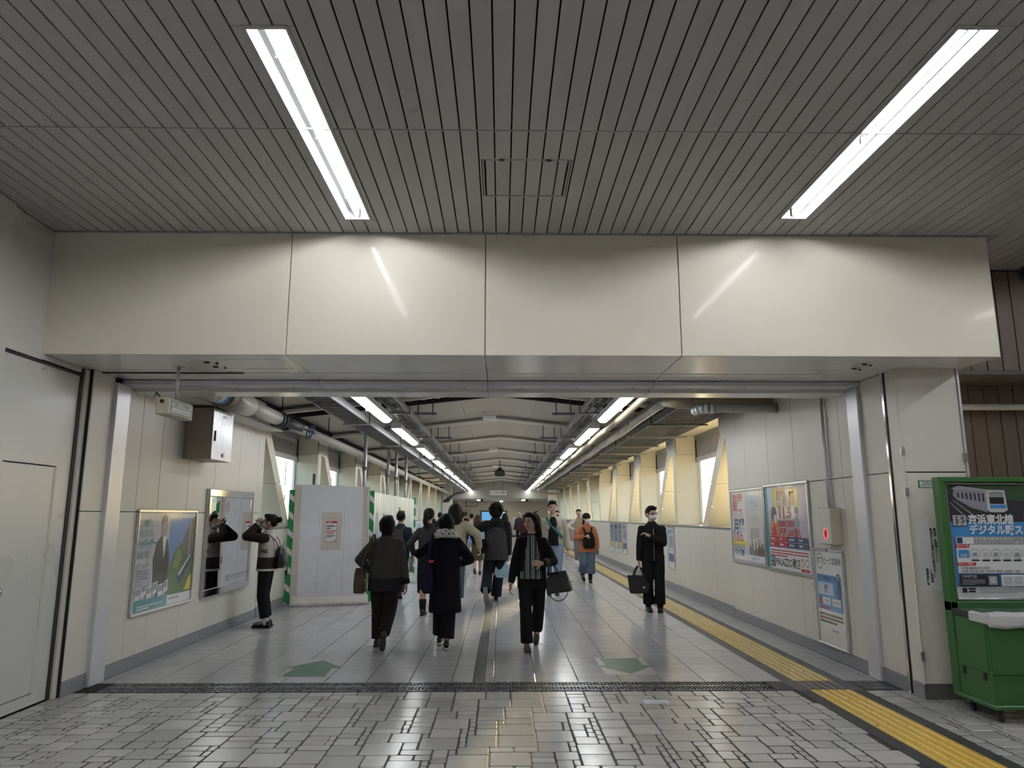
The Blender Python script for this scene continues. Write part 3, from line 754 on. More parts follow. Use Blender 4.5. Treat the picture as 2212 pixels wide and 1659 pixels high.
ladder('cable ladder hung just above the right lamp row', 1.42, 1.70, 3.40, 8.1, 47.5, .2, .09, cables=3)
ladder('wide grey cable ladder along the right side under the ceiling', 2.68, 3.60, 3.2, 10.1, 46.5, .17, .12, cables=0, rung_r=.018, rmat=mat('rung_dark', (.13, .13, .135), .45))
for k in range(5):
    y = 14.4+PS*k
    tag(cb(2.5, 3.72, y-.02, y+.02, 3.13, 3.17).build('support_channel', GAL), '%s steel channel from the viewer under the wide cable ladder' % ORD[k], 'support channel', group='channels under the wide cable ladder')
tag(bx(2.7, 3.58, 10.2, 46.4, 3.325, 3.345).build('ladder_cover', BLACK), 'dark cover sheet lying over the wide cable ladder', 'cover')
# short hanging frames between the lamps
for sx in (-1.35, 1.1):
    for k in range(8):
        y = 12.7+PS*k
        t = thing('pipe_hanger', '%s threaded-rod hanger from the viewer beside the %s lamp row' % (ORD[k], 'left' if sx < 0 else 'right'), 'hanger', (sx, y, 3.5), group='threaded-rod hangers')
        for x in (sx-.13, sx+.13): MB().tube([(x, y, 3.35), (x, y, zc(x)-.1)], .009, 6).build('rod', BLACK, t)
        cb(sx-.2, sx+.2, y-.02, y+.02, 3.36, 3.40).build('crossbar', DGREY, t)
# --- pipes
def wavy(x, z, y0, y1, n, ax, az, seed):
    rn = random.Random(seed); return [(x+rn.uniform(-ax, ax), y0+(y1-y0)*i/n, z+rn.uniform(-az, az)) for i in range(n+1)]
LAG = mat('lagging_beige', (.42, .36, .25), .55, noise=.12, nscale=5, bump=.2, bscale=15)
FOIL = mat('foil_lagging', (.52, .50, .46), .3, metal=.6, noise=.12, nscale=6, bump=.25, bscale=10)
PVC = mat('pipe_pvc', (.52, .50, .45), .4, noise=.05)
p = thing('lagged_pipe', 'thin beige lagged pipe wandering beside the right lamp row', 'pipe', (2.0, 9, 3.2))
MB().tube(wavy(2.02, 3.24, 8.2, 46.4, 40, .015, .015, 4), .055, 12).build('pipe_run', LAG, p, smooth=True)
p = thing('foil_pipe', 'silvery lagged pipe along the right side turning to the wall in front', 'pipe', (2.36, 9.9, 3.2))
MB().tube([(3.75, 9.9, 3.165), (2.6, 9.9, 3.165)], .085, 14).build('cross_pipe', LAG, p, smooth=True)
MB().tube([(2.62, 9.9, 3.165), (2.50, 9.9, 3.165), (2.42, 9.94, 3.175), (2.37, 10.03, 3.2), (2.36, 10.2, 3.235)], .1, 14).build('elbow', LAG, p, smooth=True)
MB().tube(wavy(2.36, 3.24, 10.15, 46.4, 44, .012, .012, 5), .085, 14).build('pipe_run', FOIL, p, smooth=True)
MB().tube([(2.36, 46.3, 3.24), (2.36, 46.5, 3.2), (2.4, 46.6, 3.05), (2.6, 46.6, 2.98), (3.6, 46.6, 2.98)], .085, 12).build('end_bend', LAG, p, smooth=True)
p = thing('white_duct', 'short white duct with a ribbed elbow under the beige pipe', 'duct', (3.2, 9.75, 3.12))
MB().tube([(3.75, 9.72, 3.04), (2.9, 9.72, 3.04)], .06, 14).build('duct_run', PVC, p, smooth=True)
b = MB()
for k in range(6):
    a = PI/2*k/5; b.tube([(2.9-.2*math.sin(a)-.0, 9.92-.2*math.cos(a), 3.04), (2.9-.2*math.sin(a+.3), 9.92-.2*math.cos(a+.3), 3.04)], [.065, .062], 14)
b.build('ribbed_elbow', WHITE, p, smooth=True)
p = thing('main_pipe', 'long white water pipe with a valve along the left side under the ceiling', 'pipe', (-3.5, 8.1, 3.05))
MB().tube([(-3.45, 8.05, 3.07), (-3.45, 9.0, 3.07)], .125, 18).build('lagged_start', PVC, p, smooth=True)
MB().tube([(-3.45, 8.85, 3.07), (-3.45, 9.02, 3.07)], .16, 18).build('collar', mat('olive_collar', (.20, .18, .12), .6), p)
MB().tube([(-3.45, 8.55, 3.07), (-3.45, 8.72, 3.07)], .127, 18).build('label_band', INK_W, p, smooth=True)
MB().tube([(-3.45, 8.72, 3.07), (-3.45, 8.8, 3.07)], .128, 18).build('blue_band', INK_B, p, smooth=True)
MB().tube([(-3.45, 9.02, 3.07), (-3.45, 9.75, 3.07)], .145, 18).build('sleeve', PVC, p, smooth=True)
MB().tube([(-3.45, 9.75, 3.07), (-3.45, 11.05, 3.07)], .105, 18).build('pipe_run', PVC, p, smooth=True)
for y in (11.05, 11.2, 11.5): MB().tube([(-3.45, y, 3.07), (-3.45, y+.05, 3.07)], .135, 18).build('flange', mat('flange_dark', (.06, .07, .09), .5, metal=.4), p, smooth=False)
v = MB(); v.tube([(-3.45, 11.1, 3.07), (-3.45, 11.55, 3.07)], .1, 14); v.tube([(-3.45, 11.35, 3.07), (-3.32, 11.45, 3.02), (-3.18, 11.55, 2.97)], [.085, .075, .06], 12); v = v.build('valve_body', DGREY, p, smooth=True)
wv = MB(); cw = Vector((-3.08, 11.62, 2.93)); ax_ = Vector((.5, .4, -.2)).normalized(); u_ = ax_.cross(Vector((0, 0, 1))).normalized(); v_ = ax_.cross(u_)
wv.tube([cw+u_*.12*math.cos(2*PI*k/20)+v_*.12*math.sin(2*PI*k/20) for k in range(21)], .013, 8, cap=False)
for k in range(4): wv.tube([cw, cw+u_*.12*math.cos(PI/2*k)+v_*.12*math.sin(PI/2*k)], .009, 6)
wv.tube([Vector((-3.2, 11.54, 2.98)), cw+ax_*.1], .014, 8); wv.build('hand_wheel', mat('valve_blue', (.03, .05, .16), .45), v, smooth=True)
MB().tube([(-3.45, 11.55, 3.07), (-3.45, 47.6, 3.07)], .085, 16).build('pipe_run', PVC, p, smooth=True)
for y in (9.4, 11.3, 14.4, 18.5, 22.5, 26.6, 30.6, 34.7): MB().tube([(-3.45, y, 3.14), (-3.45, y, zc(-3.45))], .009, 6).build('hanger_rod', BLACK, p)
cb(-3.93, -3.6, 8.1, 11.9, 2.96, 3.0).build('pipe_shelf', OFFW, p)
MB().tube([(-3.45, 47.6, 3.07), (-3.45, 47.75, 3.0), (-3.45, 47.8, 2.8)], .085, 12).build('end_bend', PVC, p, smooth=True)
p = thing('black_cable_bundle', 'thick black cable bundle sweeping to the left wall at the far end', 'cable', (-3.3, 47, 2.9))
for k in range(3): MB().tube([(-2.4, 47.75+.12*k, 3.12), (-2.8, 47.7+.1*k, 3.08), (-3.1, 47.6, 2.95), (-3.45, 47.3, 2.7-.1*k), (-3.75, 47.3, 2.5)], .06, 8).build('cable', BLACK, p, smooth=True)
# --- steel props standing behind the hoarding
for k, (x, y) in enumerate(((-2.72, 14.5), (-2.68, 17.2), (-2.65, 18.3), (-2.62, 20.0))):
    t = thing('steel_prop', '%s scaffold pole from the viewer rising behind the hoarding' % ORD[k], 'pole', (x, y, 0), group='scaffold poles behind the hoarding')
    MB().tube([(x, y, 0), (x, y, 3.19)], .036, 12).build('pole', GAL, t, smooth=True); MB().tube([(x, y, 2.5), (x, y, 2.56)], .05, 12).build('clamp', DGREY, t)
# ================================================================== far end hall
EYW = 58.0
fl3 = struct('floor.002', bx(-12, 12, 49, EYW+.1, -.06, 0), TILE, 'grey tiled floor of the hall crossing the far end', 'floor')
we = struct('wall_end', bx(-12, 12, EYW, EYW+.2, 0, 3.2), mat('end_wall_cream', (.70, .65, .52), .5, noise=.05, nscale=.6), 'cream wall closing the far end of the corridor', 'wall')
struct('ceiling.002', bx(-12, 12, 49, EYW, 2.72, 2.8), CREAM, 'low ceiling of the hall at the far end', 'ceiling')
struct('wall_hall_left', bx(-12.1, -12, 49, EYW, 0, 3), CREAM, 'left end wall of the far hall', 'wall'); struct('wall_hall_right', bx(12, 12.1, 49, EYW, 0, 3), CREAM, 'right end wall of the far hall', 'wall')
struct('wall_hall_near', MB().box(-12, XL, 48.9, 49.05, 0, 3).box(XR, 12, 48.9, 49.05, 0, 3), CREAM, 'cream wall flanking the corridor mouth inside the far hall', 'wall')
bm_ = struct('trim_3', bx(XL-.5, XR+.5, 48.6, 49.0, 2.72, 4.3), mat('end_beam', (.30, .29, .26), .5), 'dark beam across the far end of the corridor', 'beam')
for s, x in (('left', -3.55), ('right', 3.4)): tag(cb(x-.3, x+.3, 47.9, 48.6, 0, 3.6, b=.02).build('wall_column', CREAM), 'cream column at the far %s end of the corridor' % s, 'column')
for k, (x, y) in enumerate(((-1.6, 51.0), (1.55, 51.0), (-5, 54), (0, 55), (5, 54))):  # corner and middle lamps are added to brighten the hall
    t = thing('hall_lamp', ('small ceiling lamp of the far hall on the left', 'small ceiling lamp of the far hall on the right', 'added hall fill lamp hidden beyond the left corner', 'added middle fill lamp near the end wall of the far hall', 'added hall fill lamp hidden beyond the right corner')[k], 'lamp', (x, y, 2.72), group='ceiling lamps of the far hall')
    cb(x-.12, x+.12, y, y+1.2, 2.68, 2.72).build('housing', WHITE, t); cb(x-.10, x+.10, y+.03, y+1.17, 2.655, 2.68).build('diffuser', TUBEH, t)
for x in (-1.35, 1.75): tag(MB().ell((x, 50.2, 2.62), (.09, .09, .09)).cbox(x-.05, x+.05, 50.15, 50.25, 2.66, 2.72).build('dome_camera', BLACK, smooth=False), 'black dome camera under the far hall ceiling, on the %s' % ('left' if x < 0 else 'right'), 'camera', group='dome cameras')
# things on the end wall
t = thing('station_sign', 'white notice panel with a dark frame on the end wall', 'sign', (-2.35, EYW, 2.5))
cb(-2.80, -1.90, EYW-.06, EYW, 2.32, 2.72, b=.01).build('frame', BLACK, t); q = Print((-2.76, EYW-.0615, 2.36), (1, 0, 0), (0, 0, 1), t); q.rect(INK_W, 0, 0, .82, .32).text(INK_K, '自由通路', .41, .15, .12, 'CENTER', width=.4).lines(INK_GR, .12, .11, .6, .08, 2); q.done()
t = thing('information_screen', 'wide lit picture panel with blue and pink pictures on the end wall', 'screen', (-.4, EYW, 1.6))
cb(-1.65, .45, EYW-.1, EYW, .3, 2.0, b=.02).build('frame', mat('screen_frame_green', (.03, .12, .08), .5), t); q = Print((-1.55, EYW-.102, .5), (1, 0, 0), (0, 0, 1), t)
LB = mat('backlit_blue', (.15, .40, .75), .5, emit=.5); LP = mat('backlit_pink', (.75, .45, .55), .5, emit=.5); LPB = mat('backlit_sky', (.50, .65, .85), .5, emit=.5)
q.rect(LB, 0, .75, .9, 1.4).rect(INK_Y, 0, .4, .9, .75).rect(INK_G, .2, .0, .9, .4).rect(LPB, .98, .8, 1.85, 1.4).rect(LP, .98, .2, 1.85, .8); q.done()
t = thing('steel_door', 'pale grey double door in the end wall', 'door', (-3.2, EYW, 0))
for x in (-3.85, -3.15): cb(x, x+.69, EYW-.06, EYW-.005, 0, 2.05).build('door_leaf', mat('door_grey', (.45, .46, .46), .5), t)
for x in (-3.2, -3.1): cb(x-.01, x+.02, EYW-.09, EYW-.05, .9, 1.05).build('door_handle', STEEL, t)
t = thing('hanging_sign', 'white hanging sign with black and red characters over the far end', 'sign', (-.15, 47, 3.2))
cb(-.72, .34, 46.98, 47.02, 2.90, 3.20).build('panel', WHITE, t); q = Print((-.72, 46.979, 2.90), (1, 0, 0), (0, 0, 1), t)
q.text(INK_K, 'ここでは', .04, .07, .16, width=.46, bold=.02).text(INK_R, '右側', .53, .07, .16, width=.24, bold=.02).text(INK_K, '通行', .79, .07, .16, width=.24, bold=.02); q.done()
for x in (-.5, .12): MB().tube([(x, 47, 3.2), (x, 47, 3.85)], .01, 6).build('hanger_rod', BLACK, t)
# grey cabinet with a white end, high on the end wall
t = thing('wall_box', 'pale wall cabinet high on the end wall at the left', 'cabinet', (-4.2, EYW, 2.5)); cb(-5.3, -3.5, EYW-.2, EYW, 2.25, 2.7, b=.01).build('body', GREY, t); cb(-3.5, -3.2, EYW-.22, EYW, 2.25, 2.7, b=.01).build('white_end', WHITE, t)
t = thing('brochure_stand', 'white brochure stand by the end wall', 'stand', (1.15, 57, 0))
cb(.85, 1.45, 56.9, 57.1, 0, .12).build('base', BLACK, t)
for k in range(4): cb(.9, 1.4, 57.0-.03*k, 57.04-.03*k, .3+.3*k, .55+.3*k).build('shelf', WHITE, t)
for x in (.9, 1.38): cb(x, x+.03, 57.0, 57.06, .1, 1.5).build('upright', WHITE, t)
for k in range(8): cb(.93+.11*(k % 4), 1.02+.11*(k % 4), 56.95, 56.97, .5+.45*(k//4), .75+.45*(k//4)).build('leaflet', (INK_R, INK_P, INK_W, INK_PK)[k % 4], t)
# railing at the far right stair
t = thing('stair_railing', 'white barred railing at the far right stairwell', 'railing', (3.35, 39, 0))
cb(3.42, 3.5, 36.0, 41.0, 1.36, 1.42).build('top_rail', GREY, t); cb(3.42, 3.5, 36.0, 41.0, .28, .36).build('bottom_rail', WHITE, t); cb(3.40, 3.54, 36.0, 41.0, 0, .28).build('kerb', OFFW, t)
for k in range(26): MB().tube([(3.46, 36.05+k*.195, .36), (3.46, 36.05+k*.195, 1.36)], .02, 6).build('bar', GREY, t)
# --- what the windows look out on
t = thing('office_building', 'pale blue glazed office block seen through the left windows', 'building', (-22, 20, -8))
GLB = mat('facade_glass', (.06, .125, .20), .3, noise=.2, nscale=.5); CON = mat('facade_band', (.09, .17, .24), .6)
bx(-34, -22, 2, 130, -8, 16).build('core', GLB, t)
for k in range(7): bx(-22.15, -21.9, 2, 130, -6.2+k*3.3, -5.3+k*3.3).build('facade_band', CON, t)
for k in range(32): bx(-22.1, -21.95, 2.4+k*4, 2.6+k*4, -8, 16).build('mullion', CON, t)
struct('ground', bx(-150, 150, -100, 250, -8.2, -8), mat('outside_ground', (.25, .24, .22), .9), 'ground far below the bridge outside the windows', 'ground')
# ================================================================== things on the walls
FRA = mat('frame_aluminium', (.70, .70, .71), .25, metal=.85)
def wall_frame(name, label, cat, s, y0, y1, z0, z1, X=None, fw=.035, dep=.03, fm=None, group=None):
    X = ADJ[s] if X is None else X
    t = thing(name, label, cat, (X, (y0+y1)/2, z0), group=group); fm = fm or FRA
    xa, xb = (X, X-s*dep)
    lo, hi = min(xa, xb), max(xa, xb)
    for r_ in ((y0, y1, z1-fw, z1), (y0, y1, z0, z0+fw), (y0, y0+fw, z0+fw, z1-fw), (y1-fw, y1, z0+fw, z1-fw)): cb(lo, hi, *r_, b=.006).build('frame_bar', fm, t)
    xp = X-s*dep*.45
    bx(min(X, xp), max(X, xp), y0+fw*.8, y1-fw*.8, z0+fw*.8, z1-fw*.8).build('backing', INK_W, t)
    U = (0, 1, 0) if s < 0 else (0, -1, 0)
    O = (xp-s*.0005, y0+fw if s < 0 else y1-fw, z0+fw)
    return t, Print(O, U, (0, 0, 1), t), y1-y0-2*fw, z1-z0-2*fw
# left poster
t, q, W_, H_ = wall_frame('framed_poster', 'large framed poster with a suited figure and a mountain railway on the left wall', 'poster', -1, 7.97, 9.5, .54, 1.67)
GREYBG = ink('poster_grey', (.50, .52, .54)); HILL = ink('hill_green', (.10, .17, .07)); SUIT = ink('suit_dark', (.05, .05, .045)); SKYB = ink('poster_sky', (.13, .26, .55)); FACE = ink('poster_skin', (.40, .33, .28))
q.rect(GREYBG, 0, 0, W_*.55, H_).rect(SKYB, W_*.52, H_*.42, W_, H_*.94).rect(INK_LG, W_*.52, H_*.94, W_, H_)
q.poly(ink('ridge_blue', (.20, .26, .34)), [(W_*.52, H_*.42), (W_, H_*.42), (W_, H_*.86), (W_*.8, H_*.7), (W_*.66, H_*.5)])
q.poly(ink('crag_grey', (.14, .13, .12)), [(W_*.68, H_*.5), (W_*.8, H_*.72), (W_*.9, H_*.9), (W_, H_*.97), (W_, H_*.4), (W_*.7, H_*.4)])
q.poly(HILL, [(W_*.52, H_*.1), (W_, H_*.1), (W_, H_*.46), (W_*.86, H_*.52), (W_*.74, H_*.66), (W_*.66, H_*.6), (W_*.58, H_*.44), (W_*.52, H_*.4)])
q.poly(ink('hill_light', (.22, .28, .10)), [(W_*.6, H_*.42), (W_*.72, H_*.6), (W_*.78, H_*.5), (W_*.7, H_*.36)]).poly(INK_Y, [(W_*.86, H_*.12), (W_*.99, H_*.12), (W_*.99, H_*.3), (W_*.94, H_*.26)])
q.poly(INK_N, [(W_*.72, H_*.2), (W_*.8, H_*.22), (W_*.97, H_*.5), (W_*.94, H_*.52), (W_*.73, H_*.31)]).poly(INK_W, [(W_*.73, H_*.31), (W_*.94, H_*.52), (W_*.95, H_*.5), (W_*.75, H_*.29)])
q.rect(INK_W, W_*.55, 0, W_, H_*.1).lines(INK_GR, W_*.6, H_*.08, W_*.34, H_*.04, 1, 3).lines(INK_W, W_*.9, H_*.9, W_*.02, H_*.4, 26, 4)
q.poly(SUIT, [(W_*.30, H_*.24), (W_*.27, H_*.5), (W_*.31, H_*.68), (W_*.40, H_*.76), (W_*.5, H_*.7), (W_*.54, H_*.5), (W_*.52, H_*.24)]).poly(INK_W, [(W_*.40, H_*.76), (W_*.44, H_*.5), (W_*.47, H_*.73)]).circ(FACE, W_*.425, H_*.84, W_*.05, ry=H_*.10).poly(SUIT, [(W_*.37, H_*.86), (W_*.385, H_*.95), (W_*.43, H_*.985), (W_*.475, H_*.94), (W_*.46, H_*.90), (W_*.40, H_*.91)])
q.text(INK_GR, 'この', .03, H_*.85, .075, width=.12, bold=.02).text(INK_T, '地域', .15, H_*.85, .08, width=.13, bold=.02).text(INK_GR, 'で、', .285, H_*.85, .07, width=.08)
q.text(INK_GR, '共に', .03, H_*.75, .075, width=.13, bold=.02).text(INK_T, '働く。', .17, H_*.75, .08, width=.18, bold=.02).text(INK_T, 'トゥギャザー', .025, H_*.64, .09, width=.4, bold=.03).text(INK_GR, 'しようぜ!', .03, H_*.53, .085, width=.25, bold=.03)
q.text(INK_T, 'ワークしたい', .02, H_*.44, .05, width=.27).lines(INK_GR, .02, H_*.42, .3, H_*.13, 5, 5).text(INK_T, 'ワークしてほしい', .02, H_*.235, .05, width=.3).lines(INK_GR, .02, H_*.215, .28, H_*.05, 3, 6)
q.rect(INK_T, 0, 0, W_*.55, H_*.12).lines(INK_W, .1, H_*.06, W_*.4, H_*.05, 2, 7)
for k in range(6): 
    u = .03+k*.13; v = H_*(.11+.03*(k % 2)); q.poly(INK_W, [(u, v), (u+.115, v+.02), (u+.115, v+.15), (u, v+.13)]).poly(INK_GR, [(u+.015, v+.05), (u+.1, v+.065), (u+.1, v+.135), (u+.015, v+.118)])
q.done()
# mirror
MIR = mat('mirror_silver', (.86, .88, .88), .015, metal=1.)
t = thing('wall_mirror', 'large wall mirror in a polished steel frame with lettering at its foot', 'mirror', (XL, 10.66, .54))
y0, y1, z0, z1, fw = 9.8, 11.55, .54, 1.955, .10
cb(XL, XL+.03, y0, y1, z0, z1).build('back_plate', STEEL, t)
for r_ in ((y0, y1, z1-fw, z1), (y0, y1, z0, z0+fw), (y0, y0+fw*.7, z0+fw, z1-fw), (y1-fw*.7, y1, z0+fw, z1-fw)): cb(XL+.028, XL+.05, *r_, b=.008).build('frame_bar', CHROME, t)
bx(XL+.03, XL+.036, y0+fw*.65, y1-fw*.65, z0+fw*.95, z1-fw*.95).build('mirror_glass', MIR, t)
q = Print((XL+.0362, y0+fw*.7, z0+fw), (0, 1, 0), (0, 0, 1), t); MK = mat('mirror_etch', (.25, .27, .28), .5)
q.text(MK, '東ライオンズクラブ', .72, .05, .085, width=.85, bold=.01); q.ring(MK, .62, 1.08, .075, .014).ring(MK, .62, 1.08, .045, .012).rect(MK, .60, 1.05, .612, 1.115).rect(MK, .60, 1.05, .64, 1.06); q.done()
# steel cabinet
t = thing('wall_cabinet', 'stainless steel wall cabinet high on the left wall', 'cabinet', (XL, 9.3, 2.29))
cb(XL, XL+.32, 8.97, 9.65, 2.29, 2.93, b=.006).build('body', mat('cabinet_side', (.33, .28, .23), .4, metal=.5), t)
dr = cb(XL+.32, XL+.34, 8.99, 9.66, 2.29, 2.93, b=.004).build('door', mat('cabinet_steel', (.55, .55, .58), .26, metal=.9, noise=.05, nscale=30, stretch=(1, 1, .05)), t)
cb(XL+.34, XL+.352, 9.06, 9.085, 2.52, 2.65).build('handle', DGREY, dr); cb(XL+.34, XL+.343, 9.30, 9.43, 2.84, 2.87).build('label_plate', WHITE, dr)
MB().tube([(XL+.34, 9.36, 2.36), (XL+.352, 9.36, 2.36)], .025, 12).build('lock', CHROME, dr)
# camera sign box hanging from the soffit
t = thing('camera_sign', 'cream box with a green camera notice hanging on a rod from the soffit', 'sign', (-3.06, 6.75, SZ))
MB().tube([(-3.06, 6.75, SZ), (-3.06, 6.75, SZ-.008)], .055, 16).build('ceiling_plate', STEEL, t)
MB().tube([(-3.06, 6.75, SZ), (-3.06, 6.75, 2.66)], .016, 10).build('rod', ALU, t, smooth=True); MB().tube([(-3.06, 6.75, 2.80), (-3.06, 6.75, 2.84)], .024, 10).build('collar', ALU, t)
bd = cb(-3.13, -3.0, 6.5, 7.0, 2.50, 2.66, b=.012).build('box', mat('sign_box', (.55, .51, .40), .5), t)
q = Print((-2.9995, 6.53, 2.52), (0, 1, 0), (0, 0, 1), t); q.rect(INK_G, 0, 0, .44, .12).rect(INK_W, .02, .065, .42, .108).rect(INK_W, .02, .012, .42, .055).text(INK_K, '防犯カメラ作動中', .05, .07, .034, width=.34, bold=.02).text(INK_K, 'Security camera in operation', .05, .022, .022, width=.34); q.done()
MB().tube([(-3.07, 6.499, 2.62), (-3.07, 6.49, 2.62)], .018, 12).build('lens', BLACK, t); MB().tube([(-3.1, 6.52, 2.66), (-3.12, 6.48, 2.7), (-3.11, 6.44, 2.66)], .006, 6).build('wire', BLACK, t)
# right framed posters
t, q, W_, H_ = wall_frame('framed_poster', 'wide framed board with two posters on the right wall, nearer the windows', 'poster', 1, 10.40, 11.9, .88, 2.01)
q.rect(INK_LG, 0, 0, W_, H_).rect(INK_W, .02, .02, W_*.46, H_-.02).rect(INK_P, .02, H_*.1, W_*.46, H_*.2).rect(INK_Y, .02, H_*.2, W_*.46, H_*.3)
q.text(INK_R, '副業', .06, H_*.72, .24, width=.5, bold=.03).text(INK_O, '美', W_*.27, H_*.82, .16).text(INK_PK, '蕨駅前', .06, H_*.6, .12, width=.5).text(INK_N, '月曜', .06, H_*.38, .22, width=.52, bold=.04).text(INK_R, '11/12', .08, H_*.27, .12, width=.42, bold=.04).text(INK_K, 'ワイズ店', .08, H_*.07, .09, width=.44, bold=.02).lines(INK_GR, .06, H_*.24, .5, .1, 3, 8)
HAND = ink('poster_pale', (.60, .58, .54)); q.rect(HAND, W_*.49, .02, W_-.02, H_-.02).poly(INK_P, [(W_*.6, H_*.98), (W_*.75, H_*.98), (W_*.73, H_*.74), (W_*.66, H_*.68)])
q.text(INK_GR, 'こころ', W_*.54, H_*.72, .13, width=.45).text(INK_GR, 'いのち', W_*.56, H_*.54, .13, width=.42).lines(INK_GR, W_*.58, H_*.48, .4, .17, 5, 9)
rn = random.Random(3)
for k in range(16): q.rect(INK_BR if k % 3 else INK_GR, W_*.52+k*.042, H_*.1, W_*.52+k*.042+.03, H_*(.16+.17*rn.random()))
q.poly(INK_GR, [(W_*.6, H_*.1), (W_*.66, H_*.1), (W_*.632, H_*.42)]).rect(INK_W, W_*.49, .02, W_-.02, H_*.1).lines(INK_GR, W_*.6, H_*.08, .35, .05, 2, 10); q.done()
t, q, W_, H_ = wall_frame('framed_poster', 'colourful framed shop-opening poster on the right wall beside the alarm box', 'poster', 1, 8.86, 10.38, .865, 2.03)
q.rect(ink('poster_violet', (.45, .43, .62)), 0, 0, W_, H_).rect(INK_T, 0, 0, .1, H_).rect(INK_Y, .3, H_*.72, W_*.8, H_*.97).poly(INK_W, [(.35, H_*.6), (W_*.75, H_*.6), (W_*.7, H_), (.5, H_)]).poly(ink('poster_flame', (.62, .20, .06)), [(.14, H_*.35), (.5, H_*.35), (.48, H_*.52), (.36, H_*.68), (.2, H_*.62)]).poly(INK_R, [(.2, H_*.4), (.4, H_*.4), (.3, H_*.56)])
q.poly(ink('poster_lilac', (.55, .45, .60)), [(W_*.78, H_*.4), (W_*.98, H_*.36), (W_*.98, H_*.98), (W_*.82, H_*.98)]).poly(INK_P, [(.12, H_*.7), (.3, H_*.75), (.3, H_*.98), (.12, H_*.98)]).circ(INK_K, .31, H_*.66, .10).circ(INK_LG, .36, H_*.60, .06).poly(INK_GR, [(W_*.68, H_*.42), (W_*.8, H_*.42), (W_*.76, H_*.66), (W_*.68, H_*.6)]).circ(INK_K, W_*.74, H_*.7, .05)
q.text(INK_O, '蕨新店', .42, H_*.76, .22, width=.62, bold=.04).text(INK_R, '11.5', .5, H_*.6, .17, width=.42, bold=.05).text(INK_R, '10:00 OPEN', .48, H_*.5, .10, width=.5, bold=.04).text(INK_W, '15機種64台導入', .38, H_*.36, .14, width=.82, bold=.07).text(INK_R, '15機種64台導入', .38, H_*.36, .14, width=.82, bold=.03)
for k, m_ in enumerate((INK_R, INK_R, INK_N, INK_N, INK_R, INK_R, INK_N, INK_N)): u = .12+(k % 4)*.325; v = H_*(.33 if k < 4 else .265); q.rect(m_, u, v, u+.30, v+.062).lines(INK_W, u+.03, v+.05, .22, .04, 1, k)
q.rect(INK_W, .1, 0, W_, H_*.25).lines(INK_R, .14, H_*.235, W_*.86, .1, 3, 12).rect(INK_N, .12, H_*.02, .29, H_*.15).text(INK_Y, '新規', .13, H_*.03, .05, width=.14).text(INK_W, '蕨店', .13, H_*.09, .05, width=.14).text(INK_K, 'PALAZZO蕨店', .32, H_*.035, .115, width=.80, bold=.01)
for u in (1.2, 1.34): q.ring(INK_R, u, H_*.11, .05, .012).rect(INK_R, u-.06, H_*.01, u+.06, H_*.045)
q.done()
# off-peak notice
t, q, W_, H_ = wall_frame('framed_notice', 'tall white framed notice with a blue panel low on the right wall', 'notice', 1, 8.08, 8.83, .14, 1.225, fw=.025, dep=.035)
q.rect(INK_W, 0, 0, W_, H_).ring(INK_K, .13, H_*.885, .09, .008).text(INK_K, 'オフ', .065, H_*.855, .075, width=.13, bold=.02).text(INK_K, 'ピーク定期券', .235, H_*.855, .075, width=.43, bold=.01)
q.rect(INK_B, .03, H_*.36, W_-.05, H_*.74).text(INK_K, 'ピーク時間帯のご案内', .06, H_*.675, .05, width=.5, bold=.02).rect(INK_P, .05, H_*.52, .43, H_*.655).circ(INK_LG, .15, H_*.585, .055).text(INK_K, '蕨', .21, H_*.55, .08, bold=.02).text(INK_K, '駅', .48, H_*.535, .05)
q.circ(INK_R, .09, H_*.45, .038).rect(INK_W, .15, H_*.42, .35, H_*.495).rect(INK_W, .40, H_*.42, .60, H_*.495).text(INK_K, '7:00', .18, H_*.43, .055, width=.14).text(INK_K, '8:30', .43, H_*.43, .055, width=.14).lines(INK_R, .07, H_*.40, .52, .035, 1, 13)
q.poly(INK_N, [(.54, H_*.5), (.60, H_*.5), (.615, H_*.62), (.60, H_*.70), (.545, H_*.70), (.53, H_*.62)]).circ(FACE, .575, H_*.725, .025).rect(INK_N, .545, H_*.745, .61, H_*.765)
q.lines(INK_K, .05, H_*.33, .58, .12, 3, 14).lines(INK_R, .05, H_*.285, .3, .03, 1, 15).lines(INK_GR, .35, H_*.17, .3, .03, 1, 16); q.done()
cb(XR-.036, XR-.03, 8.4, 8.46, 1.20, 1.225).build('clip', INK_N, t)
# alarm box with conduits
t = thing('alarm_box', 'white alarm box with a red oval button on the right wall', 'alarm', (XR, 8.25, 1.28))
cb(XR-.11, XR, 8.08, 8.42, 1.28, 1.69, b=.008).build('body', mat('alarm_body', (.60, .56, .48), .45), t); cb(XR-.116, XR-.11, 8.09, 8.41, 1.29, 1.68, b=.003).build('front_plate', mat('alarm_front', (.68, .67, .65), .4), t)
q = Print((XR-.1165, 8.40, 1.29), (0, -1, 0), (0, 0, 1), t); q.circ(INK_LG, .13, .27, .055, ry=.06); q.circ(mat('alarm_glow', (1., .05, .06), .4, emit=1.2), .17, .11, .06, ry=.062).circ(INK_K, .17, .11, .036, ry=.05).text(INK_R, '非常', .17, .12, .03, 'CENTER', width=.05).text(INK_R, '呼出', .17, .075, .03, 'CENTER', width=.05); q.done()
for dy in (0, .05): MB().tube([(XR-.03, 8.24+dy, 1.69), (XR-.03, 8.27+dy*.6, 2.0), (XR-.03, 8.27+dy*.4, 3.2)], .012, 8).build('conduit', ALU, t, smooth=True)
for k, (y, z) in enumerate(((8.83, .74), (8.93, .75), (8.85, .47), (8.95, .47))): cb(XR-.002, XR, y, y+.03, z, z+.06).build('tape_scrap', mat('tape_scrap', (.55, .42, .22), .6), wR)
